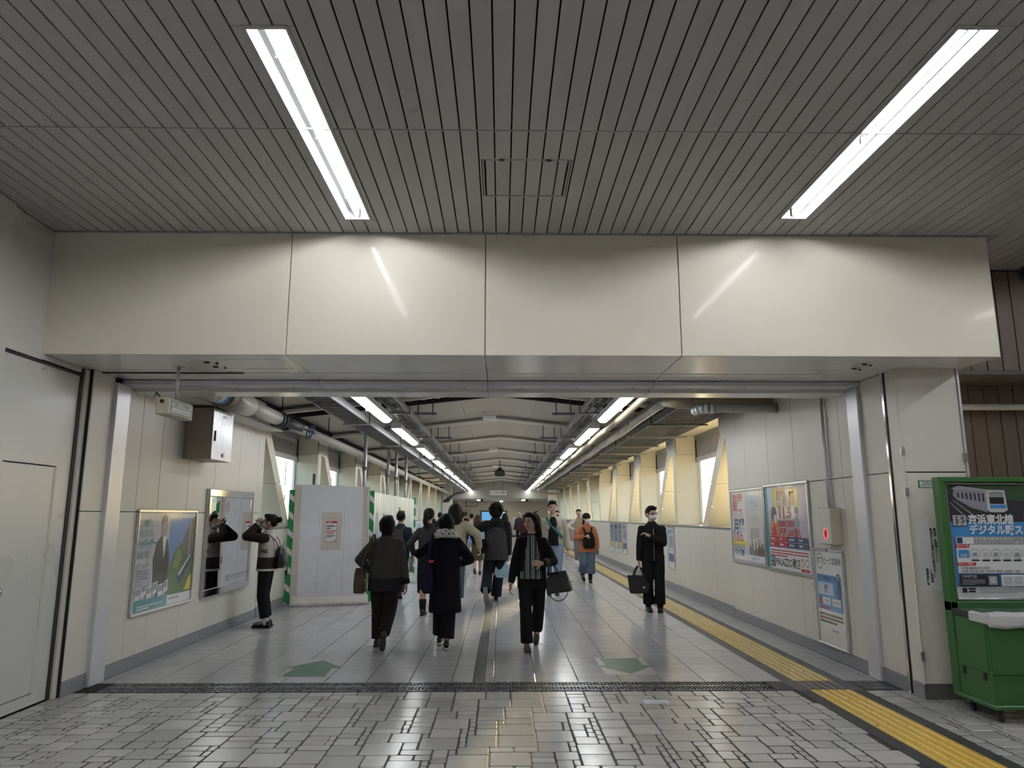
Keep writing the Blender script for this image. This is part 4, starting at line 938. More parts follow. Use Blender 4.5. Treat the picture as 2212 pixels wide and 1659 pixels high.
# far posters on the wainscot
for k, (ya, yb, m1, m2, lab) in enumerate(((15.95, 16.6, INK_P, INK_N, 'pale blue map poster on the right wainscot behind the man in black'), (22.0, 22.75, INK_P, INK_N, 'timetable poster nearest the viewer in the row of four on the right wainscot'), (22.9, 23.6, INK_GR, INK_Y, 'grey picture poster, second of the row of four on the right wainscot'), (23.7, 24.4, INK_B, INK_W, 'deep blue poster, third of the row of four on the right wainscot'), (24.5, 25.3, INK_GR, INK_Y, 'dark poster with yellow, farthest of the row of four on the right wainscot'))):
    t, q, W_, H_ = wall_frame('wall_poster', lab, 'poster', 1, ya, yb, .45, 1.36, fw=.03, dep=.02, group='wainscot posters')
    q.rect(m1, .0, 0, W_, H_).rect(m2, .05, H_*.15, W_*.9, H_*.35).rect(INK_W, .0, 0, W_, H_*.12).rect(INK_GR, W_*.2, H_*.5, W_*.8, H_*.8).lines(INK_K, .05, H_*.95, W_*.8, H_*.1, 2, k); q.done()
# notices on the right pillar
t = thing('camera_notice', 'small green and white camera notice on the right pillar', 'notice', (3.98, PY, 1.86))
cb(3.88, 4.26, PY-.004, PY, 1.855, 1.925, b=.001).build('plate', INK_G, t); q = Print((3.88, PY-.0045, 1.855), (1, 0, 0), (0, 0, 1), t); q.rect(INK_W, .015, .028, .365, .063).rect(INK_W, .015, .006, .365, .022).text(INK_K, '防犯カメラ作動中', .04, .032, .026, width=.26, bold=.02).text(INK_K, 'Security camera in operation', .03, .009, .010, width=.28); q.done()
t = thing('paper_notice', 'white paper notice with vertical black writing on the right pillar', 'notice', (4.0, PY, .93))
cb(3.825, 4.24, PY-.003, PY, .93, 1.55, b=.001).build('sheet', INK_W, t); q = Print((3.825, PY-.0035, .93), (1, 0, 0), (0, 0, 1), t)
q.text(INK_K, '●旅客公衆に対して物品等を配布すること', .185, .56, .0245, vertical=True, bold=.02).text(INK_K, '●演説・勧誘等を行うこと', .15, .56, .0245, vertical=True, bold=.02).text(INK_K, '●指定された場所以外で喫煙すること', .115, .56, .0245, vertical=True, bold=.02).text(INK_K, 'JR蕨駅長', .085, .2, .024, vertical=True, bold=.02).text(INK_K, '鉄道警察隊長', .045, .2, .024, vertical=True, bold=.02); q.done()
# ================================================================== green display board
GRN = mat('board_green', (.045, .15, .04), .42, noise=.06, nscale=3); GRN2 = GRN
t = thing('display_stand', 'green display stand with a railway poster above a cabinet at the right edge', 'display stand', (4.6, 6.25, 0))
bx0_, bx1_ = 3.885, 5.45
b = MB()
for r_ in ((bx0_, bx1_, 1.895, 1.94), (bx0_, bx0_+.06, .10, 1.9), (bx1_-.06, bx1_, .10, 1.9), (bx0_, bx1_, .79, .87)): b.cbox(r_[0], r_[1], 6.42, 6.52, r_[2], r_[3], b=.005)
b.build('board_frame', GRN, t); bx(bx0_+.05, bx1_-.05, 6.47, 6.51, .8, 1.9).build('board_back', GRN, t)
pf = MB(); x0, x1, z0, z1 = 3.955, 5.38, .875, 1.89
for r_ in ((x0, x1, z1-.015, z1), (x0, x1, z0, z0+.02), (x0, x0+.015, z0, z1), (x1-.015, x1, z0, z1)): pf.cbox(r_[0], r_[1], 6.44, 6.475, r_[2], r_[3], b=.003)
pf.build('poster_frame', FRA, t)
q = Print((x0+.012, 6.462, z0+.018), (1, 0, 0), (0, 0, 1), t); W_, H_ = x1-x0-.024, z1-z0-.033
q.rect(INK_W, 0, 0, W_, H_).rect(ink('photo_dark', (.035, .033, .04)), 0, H_*.66, W_, H_).poly(INK_DG, [(.3, H_*.88), (W_, H_*.8), (W_, H_), (.2, H_)]).rect(INK_B, 0, H_*.1, W_, H_*.665)
TR1, TR2 = ink('train_silver', (.28, .28, .33)), ink('train_roof', (.36, .37, .42))
q.poly(TR2, [(.05, H_*.965), (.12, H_*.99), (.37, H_*.955), (.53, H_*.95), (.53, H_*.93), (.36, H_*.94), (.08, H_*.95)]).poly(TR1, [(.07, H_*.95), (.36, H_*.94), (.36, H_*.75), (.22, H_*.79), (.1, H_*.86), (.06, H_*.9)]).poly(INK_LG, [(.36, H_*.945), (.53, H_*.945), (.54, H_*.77), (.50, H_*.75), (.385, H_*.75), (.36, H_*.77)]).rect(INK_K, .385, H_*.825, .515, H_*.93).rect(INK_GR, .385, H_*.885, .515, H_*.925).rect(INK_B, .385, H_*.785, .53, H_*.82)
for k in range(7): q.poly(INK_K, [(.1+k*.037, H_*(.925-.001*k)), (.115+k*.037, H_*(.925-.001*k)), (.117+k*.037, H_*(.88-.006*k)), (.102+k*.037, H_*(.882-.006*k))])
for u in (.40, .50): q.circ(INK_W, u, H_*.935, .008)
q.poly(INK_GR, [(.05, H_*.86), (.06, H_*.86), (.3, H_*.67), (.28, H_*.67)]).poly(INK_GR, [(.02, H_*.84), (.03, H_*.84), (.2, H_*.67), (.18, H_*.67)])
q.rect(INK_K, .03, H_*.625, .16, H_*.73).rect(INK_LG, .036, H_*.632, .154, H_*.724).text(INK_K, 'エキ', .045, H_*.675, .042, width=.1, bold=.03).text(INK_K, 'タグ', .045, H_*.635, .042, width=.1, bold=.03)
q.text(INK_W, '京浜東北線', .17, H_*.645, .078, width=.41, bold=.04).text(INK_W, 'デジタル駅スタンプ', .175, H_*.555, .075, width=.72, bold=.04).circ(INK_R, .72, H_*.69, .055)
q.rect(INK_GR, .035, H_*.465, W_-.03, H_*.535).rect(INK_W, .045, H_*.472, .2, H_*.53).rect(INK_N, .05, H_*.475, .1, H_*.527).text(INK_W, '京浜東北線埼玉県内に「エキタグ」延伸!', .21, H_*.502, .028, width=.66).text(INK_W, 'スマホをかざしてデジタル駅スタンプを集めよう', .21, H_*.472, .024, width=.66)
q.rect(INK_W, .035, H_*.215, W_-.03, H_*.465).poly(INK_R, [(.03, H_*.435), (.15, H_*.435), (.16, H_*.465), (.03, H_*.465)]).text(INK_W, '駅スタンプ例', .045, H_*.44, .022, width=.1).poly(INK_R, [(.03, H_*.28), (.19, H_*.28), (.2, H_*.31), (.03, H_*.31)]).text(INK_W, '駅スタンプ設置駅', .045, H_*.285, .022, width=.13).rect(INK_B, .05, H_*.35, .145, H_*.42).text(INK_W, '全7種!', .065, H_*.355, .028, width=.06)
for k in range(8):
    u = .195+k*.093; q.ring((INK_DG, INK_GR)[k % 2], u, H_*.385, .042, .003).rect((INK_GR, INK_LG)[k % 2], u-.02, H_*.365, u+.02, H_*.395).rect(INK_K, u-.035, H_*.322, u+.035, H_*.335)
q.text(INK_K, '京浜東北線(埼玉県内の各駅)', .06, H_*.25, .022, width=.25).text(INK_K, '川口駅・西川口駅・蕨駅・南浦和駅・浦和駅・北浦和駅・与野駅・さいたま新都心駅', .06, H_*.222, .02, width=.68)
q.rect(INK_K, .035, H_*.105, .38, H_*.205).text(INK_W, 'エキタグとは', .055, H_*.175, .026, width=.13, bold=.02).lines(INK_GR, .055, H_*.165, .2, .05, 4, 17).rect(INK_GR, .285, H_*.115, .365, H_*.195).rect(INK_LG, .30, H_*.13, .35, H_*.18)
q.rect(INK_W, .4, H_*.105, W_-.03, H_*.205)
for k in range(5): q.rect(INK_LG, .415+k*.09, H_*.115, .495+k*.09, H_*.185).ring(INK_GR, .455+k*.09, H_*.155, .026, .003)
q.rect(INK_K, .045, H_*.05, .085, H_*.09).rect(INK_K, .1, H_*.075, .16, H_*.09).rect(INK_K, .1, H_*.052, .16, H_*.068).lines(INK_GR, .19, H_*.09, .5, .045, 4, 18); q.done()
# cabinet under the board
b = MB().cbox(bx0_+.01, bx1_, 6.0, 6.42, .12, .8, b=.006); b.build('cabinet_body', GRN, t)
cb(bx0_-.02, bx1_+.02, 5.95, 6.46, .10, .135, b=.008).build('plinth', GRN, t); cb(bx0_+.02, bx1_, 5.98, 6.0, .36, .77).build('front_panel', GRN, t)
cb(bx0_+.004, bx0_+.01, 6.02, 6.40, .37, .775).build('side_panel', GRN, t)
for y in (6.06, 6.32): cb(bx0_-.004, bx0_+.008, y, y+.03, .30, .36).build('finger_hole', BLACK, t)
cb(bx0_, bx1_+.01, 5.96, 6.42, .79, .815, b=.003).build('desk_top', mat('desk_glass', (.16, .19, .20), .12), t); cb(bx0_-.003, bx0_+.012, 6.0, 6.42, .765, .815).build('edge_band', BLACK, t)
BW = mat('bubble_wrap', (.62, .63, .64), .35, bump=.9, bscale=70)
MB().rings([[(x, 5.955+dy*sc, .79+dz*sc) for dy, dz in ((.05, .045), (-.02, .045), (-.035, .02), (-.035, -.05), (-.02, -.07), (.0, -.06), (.05, -.03))] for x, sc in ((bx0_+.0, .9), (bx0_+.12, 1.1), (bx0_+.25, .95), (bx0_+.5, 1.05), (bx0_+.8, .95), (bx1_, 1.))]).build('bubble_wrap', BW, t)
cb(bx0_-.006, bx0_+.03, 5.93, 6.2, .74, .825, b=.012).build('bubble_wrap', BW, t)
for x in (bx0_+.06, bx1_-.1):
    for y in (6.02, 6.36): MB().tube([(x-.012, y, .03), (x+.012, y, .03)], .03, 12).cbox(x-.018, x+.018, y-.012, y+.012, .04, .105).build('caster', BLACK, t)
# ================================================================== floor arrows
def arrow(x, yc, up, label, sc=1.):
    t = thing('floor_arrow', label, 'floor marking', (x, yc, 0), 0 if up else PI)
    MB().box(-.27*sc, .27*sc, -.45*sc, .45*sc, 0, .0006).build('sticker', mat('sticker_pale', (.46, .45, .43), .3, noise=.1), t, local=True)
    MB().prism([(0, .42*sc), (.31*sc, .0), (.2*sc, -.02*sc), (.22*sc, -.42*sc), (-.22*sc, -.42*sc), (-.2*sc, -.02*sc), (-.31*sc, 0)], 2, .0006, .0012).build('arrow', mat('sticker_green', (.06, .17, .10), .35, noise=.15), t, local=True)
arrow(-2.0, 8.16, True, 'green floor arrow pointing away from the viewer, left of the centre joint')
arrow(1.34, 8.24, False, 'green floor arrow pointing toward the viewer, right of the centre joint')
arrow(-2.1, 18.3, True, 'small distant green floor arrow left of the centre joint')
arrow(1.6, 18.3, False, 'small distant green floor arrow right of the centre joint')
tag(cb(1.25, 1.47, 6.62, 6.76, 0, .0012, b=.0003).build('floor_patch', mat('patch_pale', (.52, .54, .58), .4)), 'pale rounded repair patch on the stone floor in front of the grating', 'patch')
# ================================================================== hoarding
HW = mat('hoarding_white', (.74, .745, .79), .28, noise=.03, nscale=1); TAPE = mat('masking_tape', (.62, .56, .48), .5); SHEET = mat('plastic_sheet', (.68, .64, .60), .3, bump=.5, bscale=14)
GW = stripe_mat('green_white_stripe', [(.02, .26, .08), (.02, .26, .08), (.70, .70, .68)], 2, 3.1, .4, skew=.9, skew_axis=0)
t = thing('hoarding', 'white panel hoarding with a taped notice and striped corner on the left', 'hoarding', (-3.80, 13.5, 0), R(15.5))
Lh = 1.36; Hh = 2.17
for k in range(3):
    cb(Lh/3*k+.002, Lh/3*(k+1)-.002, 0, .04, .05, Hh-.015*k, b=.003).build('hoarding_panel', HW, t, local=True)
for x in (.0, Lh-.12): cb(x, x+.12, -.004, .0, .12, Hh-.03, b=.001).build('tape_strip', TAPE, t, local=True)
cb(.50, .86, -.005, 0, .98, 1.66, b=.001).build('tape_patch', TAPE, t, local=True)
nb = cb(.58, .78, -.008, -.005, 1.12, 1.50, b=.001).build('notice_sheet', INK_W, t, local=True)
rt = WM[t.name]; O = rt @ Vector((.58, -.0085, 1.12)); U = (rt.to_3x3() @ Vector((1, 0, 0)))
q = Print(O, U, (0, 0, 1), t); q.rect(INK_R, 0, .345, .2, .38).lines(INK_W, .03, .375, .1, .025, 1, 20).lines(INK_K, .02, .31, .14, .08, 2, 21).lines(INK_R, .02, .22, .16, .08, 3, 22).lines(INK_K, .02, .13, .16, .05, 2, 23).rect(INK_R, 0, 0, .2, .008).rect(INK_R, 0, 0, .006, .36).rect(INK_R, .194, 0, .2, .36).rect(INK_GR, .15, .02, .18, .05); q.done()
b = MB(); rn = random.Random(5); n = 26
b.rings([[(Lh*1.02*k/n, -.012-o-rn.uniform(0, .02), z+rn.uniform(-.008, .008)) for k in range(n+1)]+[(Lh*1.02*k/n, .004, z) for k in range(n, -1, -1)] for z, o in ((.004, .07), (.06, .04), (.13, .015), (.17, .0))]); b.build('plastic_skirt', SHEET, t, local=True, smooth=True)
for x0_, x1_ in ((-.10, .0), (Lh, Lh+.09)): cb(x0_, x1_, .01, .05, .04, Hh-.1, b=.004).build('striped_post', GW, t, local=True)
b = MB().tube([(Lh-.02, -.01, Hh-.05), (Lh-.05, -.015, Hh-.3), (Lh+.01, -.012, .9), (Lh-.03, -.012, .15)], .014, 6); b.build('loose_tape', SHEET, t, local=True)
for k, x in enumerate((.3,)): cb(x, x+.05, .03, .06, Hh, Hh+.2).build('clamp_bar', DGREY, t, local=True)
# corrugated side hoarding
t = thing('corrugated_hoarding', 'long white corrugated hoarding running down the left side of the corridor', 'hoarding', (-2.47, 14.0, 0))
CW = mat('corrugated_white', (.62, .66, .70), .2, metal=.15, noise=.05)
Lc = 6.8; Hc = 2.05; npan = 8
for k in range(npan):
    y0 = 14.0+Lc/npan*k; pts = []
    m_ = 14
    for j in range(m_+1):
        off = (0, 0, .028, .028)[j % 4] if 1 < j < m_ else 0
        pts.append((-2.47-.012+off*(1 if True else 0), y0+Lc/npan*j/m_))
    b = MB(); b.rings([[(x, y, z) for x, y in pts]+[(x-.006, y, z) for x, y in reversed(pts)] for z in (.02, Hc)]); b.build('corrugated_panel', CW, t)
cb(-2.5, -2.44, 14.0, 14.0+Lc, 0, .025).build('bottom_rail', ALU, t); cb(-2.51, -2.43, 14+Lc, 14.08+Lc, 0, Hc+.05).build('end_post', GW, t)
q = Print((-2.435, 15.35, .9), (0, 1, 0), (0, 0, 1), t); q.rect(INK_W, 0, 0, .22, .75).text(INK_R, '安全第一', .04, .72, .13, vertical=True, bold=.02); q.done()
cb(-2.45, -2.43, 17.6, 17.75, 1.1, 1.8).build('slot_cover', GREY, t)
# leaflet rack beyond the hoarding
t = thing('leaflet_rack', 'white rack of leaflets on the left beyond the corrugated hoarding', 'rack', (-2.6, 23.5, 0))
for k in range(5): cb(-2.9+.12*k, -2.82+.12*k, 23.5, 23.53, .9, 1.35).build('leaflet', (INK_R, INK_W, INK_P, INK_W, INK_R)[k], t)
cb(-2.95, -2.3, 23.53, 23.57, .0, 1.4).build('back_panel', WHITE, t); cb(-2.95, -2.3, 23.3, 23.57, 0, .05).build('base', WHITE, t)
# ================================================================== people
PENDING = []
def soft(mb, name, m, parent, vox, sm=4, fac=.5):
    o = mb.build(name, m, parent, local=True); PENDING.append((o, vox, sm, fac)); return o
def flush():
    for o, vox, sm, fac in PENDING:
        r = o.modifiers.new('r', 'REMESH'); r.mode = 'VOXEL'; r.voxel_size = vox; r.use_smooth_shade = True
        if sm:
            s = o.modifiers.new('s', 'SMOOTH'); s.factor = fac; s.iterations = sm
    dg = bpy.context.evaluated_depsgraph_get()
    for o, *_ in PENDING:
        me = bpy.data.meshes.new_from_object(o.evaluated_get(dg)); old = o.data; o.modifiers.clear(); o.data = me; me.name = o.name
        if not me.materials and old.materials: me.materials.append(old.materials[0])
    PENDING.clear()
def ik(a, b, l1, l2, pole):
    a, b = Vector(a), Vector(b); d = b-a; L = min(d.length, (l1+l2)*.999); u = d.normalized() if d.length > 1e-6 else Vector((0, 0, -1))
    x = (l1*l1-l2*l2+L*L)/(2*L); h = math.sqrt(max(0, l1*l1-x*x)); p = Vector(pole); p = p-u*p.dot(u)
    if p.length < 1e-5: p = Vector((0, -1, 0))-u*u.y*-1
    p.normalize(); return a+u*x+p*h, a+u*L
SKIN = mat('skin', (.52, .33, .24), .5, noise=.04, nscale=20, bump=.03, bscale=60); LIPS = mat('lips', (.40, .13, .12), .45); EYE = mat('eye_dark', (.02, .015, .012), .25)
HAIRK = mat('hair_black', (.010, .008, .007), .6, bump=.5, bscale=90, stretch=(1, 1, .12), spec=.18); HAIRB = mat('hair_brown', (.055, .028, .018), .55, bump=.5, bscale=90, stretch=(1, 1, .12), spec=.18); HAIRG = mat('hair_grey', (.30, .29, .27), .5, bump=.5, bscale=90, stretch=(1, 1, .12), spec=.18)
MASKW = mat('mask_white', (.74, .74, .75), .8)
def cloth(name, c, rough=.88, noise=.10, bump=.35, bscale=26): return mat('cloth_'+name, c, rough, noise=noise, nscale=9, bump=bump, bscale=bscale, spec=.2)
def put(mb, M): mb.v = [tuple(M @ Vector(p)) for p in mb.v]; return mb

class Person:
    def __init__(s, label, pos, rz, h, near=True, wide=1., sw=.165, feet=None, hands=None, poles=None, yaw=0., pitch=0., hip=0., lean=0., group=None, skirt=False, face=False, grip=(.5, .5), handdir=None):
        s.r = thing('person', label, 'person', (pos[0], pos[1], 0), rz, group); s.s = h/1.65; s.near = near; s.vox = .0078 if near else .017; s.w = wide; s.sw = sw; s.lean = lean
        k = s.s; s.pos = pos; s.rz = rz
        feet = feet or {-1: (-.07, -.16, 0, 0), 1: (.07, .18, .03, 25)}
        hands = hands or {-1: (-.25, -.06, .76), 1: (.25, .04, .76)}
        poles = poles or {}
        hz = .865-hip
        s.hip = {}; s.knee = {}; s.ank = {}; s.sho = {}; s.elb = {}; s.wri = {}; s.feet = feet; s.tip = {}
        for i in (-1, 1):
            fx, fy, fz, fp = feet[i]
            a = Vector((fx, fy+.03, .075+fz+(.06 if fp > 20 else 0)))
            s.hip[i] = Vector((.085*wide*i, 0, hz)); s.knee[i], s.ank[i] = ik(s.hip[i], a, .403, .395, (0.05*i, -1, 0))
            s.sho[i] = s.T((sw*.9*wide*i, 0, 1.305)); s.elb[i], s.wri[i] = ik(s.sho[i], s.T(hands[i], .0) if False else Vector(hands[i]), .275, .25, poles.get(i, (.35*i, .8, -.1)))
            d = (s.wri[i]-s.elb[i]).normalized()
            s.tip[i] = Vector((handdir or {}).get(i, d)).normalized()
        s.HM = Matrix.Translation(s.T((0, 0, 1.44))) @ Matrix.Rotation(yaw, 4, 'Z') @ Matrix.Rotation(pitch, 4, 'X') @ Matrix.Scale(1.09, 4)
        s.grip = grip
        s.body(face)
    def T(s, p, z0=.95):
        x, y, z = p; f = s.lean*max(0, z-.9); return Vector((x, y-f, z))
    def K(s, mb): mb.v = [(a*s.s, b*s.s, c*s.s) for a, b, c in mb.v]; return mb
    def head_pt(s, p): return s.HM @ Vector((p[0], p[1], p[2]-1.44))
    def H(s, mb): return put(mb, s.HM @ Matrix.Translation((0, 0, -1.44)))
    def add(s, mb, name, m, vox=None, sm=4, fac=.5): return soft(s.K(mb), name, m, s.r, (vox or s.vox*1.35), sm, fac)
    def hard(s, mb, name, m, parent=None, smooth=True): return s.K(mb).build(name, m, parent or s.r, smooth=smooth, local=True)
    def body(s, face):
        b = MB(); w = s.w
        b.loft([s.T2(z, rx*w, ry*w) for z, rx, ry in ((.80, .13, .09), (.88, .155, .11), (.96, .152, .108), (1.06, .128, .092), (1.2, .15, .108), (1.30, .152, .095), (1.37, .10, .07), (1.40, .055, .055), (1.49, .048, .05))])
        hb = MB(); hb.ell((0, .004, 1.555), (.072, .092, .098)).ell((0, -.026, 1.51), (.054, .062, .075)).ell((0, -.05, 1.475), (.034, .034, .03)).loft([(0, .01, 1.40, .05, .052), (0, .005, 1.50, .047, .052)], 14)
        hb.ell((0, -.088, 1.530), (.009, .012, .022)).ell((0, -.092, 1.519), (.012, .009, .009))
        for i in (-1, 1): hb.ell((.074*i, .008, 1.535), (.012, .022, .033)).ell((.03*i, -.070, 1.516), (.024, .02, .026))
        s.H(hb); b.add(hb.v, hb.f)
        for i in (-1, 1):
            b.tube([s.hip[i], s.hip[i].lerp(s.knee[i], .5), s.knee[i]], [.085*w, .07*w, .052], 12); b.ell(s.hip[i], (.085*w,)*3, 12, 7)
            b.ell(s.knee[i], (.052,)*3, 12, 7); b.tube([s.knee[i], s.knee[i].lerp(s.ank[i], .35), s.ank[i]], [.052, .054, .034], 12); b.ell(s.ank[i]-Vector((0, .03, .03)), (.035, .07, .035), 10, 6)
            b.tube([s.sho[i].lerp(s.sho[-i], .15), s.sho[i], s.sho[i].lerp(s.elb[i], .5), s.elb[i]], [.05, .052, .045, .036], 12); b.ell(s.elb[i], (.036,)*3, 10, 6); b.tube([s.elb[i], s.elb[i].lerp(s.wri[i], .4), s.wri[i]], [.036, .035, .024], 12)
            s.hand(b, i)
        s.add(b, 'body', SKIN, s.vox, 2, .45)
        if face: s.face()
    def T2(s, z, rx, ry): p = s.T((0, 0, z)); return (p.x, p.y, p.z, rx, ry)
    def hand(s, b, i):
        d = s.tip[i]; g = s.grip[0 if i < 0 else 1]
        n = Vector((-i, 0, 0)); n = n-d*n.dot(d)
        if n.length < .3: n = Vector((0, -.3, -1)); n = n-d*n.dot(d)
        n.normalize(); wv = d.cross(n).normalized()
        if wv.y > 0: wv = -wv          # index finger side forward
        p0 = s.wri[i]; rot = Matrix((wv, n, d)).transposed()
        b.ell(p0+d*.048, (.038, .017, .055), 12, 8, rot); b.tube([p0-d*.01, p0+d*.03], [.024, .026], 10)
        for f, (off, ln) in enumerate(((.031, .072), (.011, .082), (-.010, .077), (-.030, .06))):
            q = p0+d*.088+wv*off; a = .25+g*.9+.06*f; e1 = (d*math.cos(a)+n*math.sin(a)+wv*off*2.2).normalized(); a2 = a+.3+g*.9; e2 = (d*math.cos(a2)+n*math.sin(a2)+wv*off*2.0).normalized()
            b.tube([q-d*.02, q, q+e1*ln*.5, q+e1*ln*.5+e2*ln*.5], [.0095, .0098, .0092, .0075], 8)
        q = p0+d*.03+wv*.03; e = (wv*.75+d*.62+n*.35).normalized(); e2 = (wv*.25+d*.8+n*.5).normalized()
        b.tube([q, q+e*.035, q+e*.035+e2*.032], [.013, .0115, .009], 8)
    def face(s):
        for i in (-1, 1):
            s.hard(s.H(MB().ell((.031*i, -.086, 1.549), (.014, .007, .0062), 10, 6)), 'eye', EYE); s.hard(s.H(MB().ell((.033*i, -.0885, 1.569), (.020, .006, .0035), 10, 6)), 'eyebrow', HAIRK)
        s.hard(s.H(MB().ell((0, -.0865, 1.487), (.021, .006, .005), 12, 6)), 'mouth', LIPS)
    def mask(s):
        b = MB().ell((0, -.046, 1.500), (.062, .068, .050)).ell((0, -.092, 1.512), (.02, .026, .034)).ell((0, -.075, 1.50), (.045, .045, .045)); s.add(s.H(b), 'face_mask', MASKW, s.vox, 6)
        for i in (-1, 1): s.hard(s.H(MB().tube([(.052*i, -.06, 1.515), (.077*i, -.01, 1.53), (.08*i, .012, 1.545)], .002, 5)), 'ear_loop', MASKW)
    def glasses(s):
        b = MB()
        for i in (-1, 1):
            b.tube([(.031*i+.022*math.cos(2*PI*k/14), -.098, 1.548+.015*math.sin(2*PI*k/14)) for k in range(15)], .0022, 5, cap=False); b.tube([(.053*i, -.096, 1.55), (.078*i, 0, 1.55)], .0022, 5)
        b.tube([(-.01, -.1, 1.552), (.01, -.1, 1.552)], .0022, 5); s.hard(s.H(b), 'glasses', BLACK)
    def hair(s, kind, m=None):
        m = m or HAIRK; b = MB()
        b.ell((0, .022, 1.575), (.085, .095, .088))
        if kind == 'short': b.ell((0, -.045, 1.625), (.062, .05, .034)).ell((0, .06, 1.53), (.068, .05, .06))
        elif kind == 'crop': b.ell((0, -.05, 1.632), (.066, .05, .036)).ell((0, -.02, 1.645), (.07, .08, .03)).ell((0, .06, 1.54), (.07, .045, .06))
        elif kind == 'bob':
            b.ell((0, .03, 1.55), (.102, .098, .10)).ell((0, .045, 1.49), (.088, .07, .065)).ell((0, -.05, 1.628), (.066, .05, .036))
            for i in (-1, 1): b.ell((.078*i, .0, 1.51), (.022, .045, .06))
        elif kind == 'long':
            b.ell((0, -.04, 1.628), (.066, .055, .034)).loft([(0, .085, 1.22, .06, .022), (0, .088, 1.30, .085, .03), (0, .07, 1.40, .092, .045), (0, .05, 1.5, .092, .07), (0, .03, 1.58, .086, .085)], 18)
            for i in (-1, 1): b.tube([(.072*i, -.02, 1.6), (.086*i, .01, 1.52), (.09*i, .04, 1.42), (.08*i, .06, 1.3)], [.025, .03, .032, .02], 10)
        elif kind == 'pony':
            b.ell((0, -.045, 1.625), (.062, .05, .034)).ell((0, .06, 1.54), (.07, .05, .06)).tube([(.0, .10, 1.58), (.03, .15, 1.55), (.04, .15, 1.45), (.03, .12, 1.34)], [.025, .04, .04, .015], 12)
        elif kind == 'curly':
            rn = random.Random(9)
            for k in range(60):
                a = rn.uniform(0, 2*PI); e = rn.uniform(-.75, 1.3)
                p = Vector((math.cos(a)*math.cos(e)*.10, .03+math.sin(a)*math.cos(e)*.10, 1.56+math.sin(e)*.10))
                if p.y < -.04 and p.z < 1.60: continue
                b.ell(p, (.03, .03, .03), 8, 5)
            b.ell((0, .05, 1.49), (.095, .07, .07))
        elif kind == 'bun':
            b.ell((0, -.045, 1.625), (.062, .05, .034)).ell((0, .06, 1.54), (.07, .05, .06)).ell((0, .125, 1.59), (.045, .045, .045))
        elif kind == 'beanie':
            b = MB().ell((0, .012, 1.60), (.092, .108, .085)).loft([(0, .012, 1.555, .095, .112), (0, .012, 1.60, .094, .11)], 20)
        s.add(s.H(b), 'hair' if kind != 'beanie' else 'knit_cap', m, s.vox*(1.0 if kind in ('curly',) else 1.15), 3 if kind != 'curly' else 1)
    def top(s, m, name='jacket', hem=.80, hw=(.185, .135), chest=(.172, .125), th=0., sl=(.066, .056, .043), cuff=.98, collar=True, flare=0., arms=(-1, 1), neck=.066):
        b = MB(); w = s.w
        b.loft([s.T2(hem, hw[0]*w+flare, hw[1]*w+flare), s.T2(hem+.07, hw[0]*w+flare*.8, hw[1]*w+flare*.8), s.T2((hem+1.2)/2, (hw[0]+chest[0])/2*w+flare*.3, (hw[1]+chest[1])/2*w+flare*.3), s.T2(1.2, chest[0]*w+th, chest[1]*w+th), s.T2(1.30, (chest[0]-.004)*w+th, (chest[1]-.012)*w+th), s.T2(1.365, (chest[0]-.055)*w+th, (chest[1]-.03)*w+th), s.T2(1.40, neck+.015, neck+.012), s.T2(1.435 if collar else 1.41, neck, neck)], 24)
        for i in arms:
            c = s.elb[i].lerp(s.wri[i], cuff); b.ell(s.sho[i], (sl[0]-.001,)*3, 12, 8); b.tube([s.sho[i].lerp(s.sho[-i], .3)+Vector((0, 0, .02)), s.sho[i], s.sho[i].lerp(s.elb[i], .5), s.elb[i]], [sl[0]*.8, sl[0]-.001, (sl[0]+sl[1])/2+.003, sl[1]], 14); b.ell(s.elb[i], (sl[1]+.003,)*3, 12, 8); b.tube([s.elb[i], s.elb[i].lerp(c, .5), c], [sl[1], (sl[1]+sl[2])/2+.002, sl[2]], 14)
        return s.add(b, name, m, sm=9)
    def trousers(s, m, wst=1.0, top_=(.155, .112), th=.098, kn=.075, hemr=.07, end=.93, name='trousers'):
        b = MB(); w = s.w
        b.loft([(0, 0, .80, .14*w, .10*w), (0, 0, .88, .165*w, .118*w), (0, 0, wst, top_[0]*w, top_[1]*w)], 22)
        for i in (-1, 1):
            e = s.knee[i].lerp(s.ank[i], end); b.ell(s.hip[i], (th*w,)*3, 12, 8); b.tube([s.hip[i]+Vector((0, 0, .02)), s.hip[i].lerp(s.knee[i], .5), s.knee[i]], [th*w, (th+kn)/2*w, kn], 14); b.ell(s.knee[i], (kn,)*3, 12, 8); b.tube([s.knee[i], s.knee[i].lerp(e, .5), e], [kn, (kn+hemr)/2, hemr], 14)
        return s.add(b, name, m)
    def skirt(s, m, end=.35, r=(.17, .14), name='skirt', wst=1.0):
        b = MB(); w = s.w; cy = (s.knee[1].y+s.knee[-1].y)/2*.6
        b.loft([(0, cy, end, r[0]*w, r[1]*w+.03), (0, cy*.6, (end+.85)/2, r[0]*1.05*w, r[1]*w+.02), (0, 0, .86, .172*w, .125*w), (0, 0, wst, .145*w, .105*w)], 24); return s.add(b, name, m)
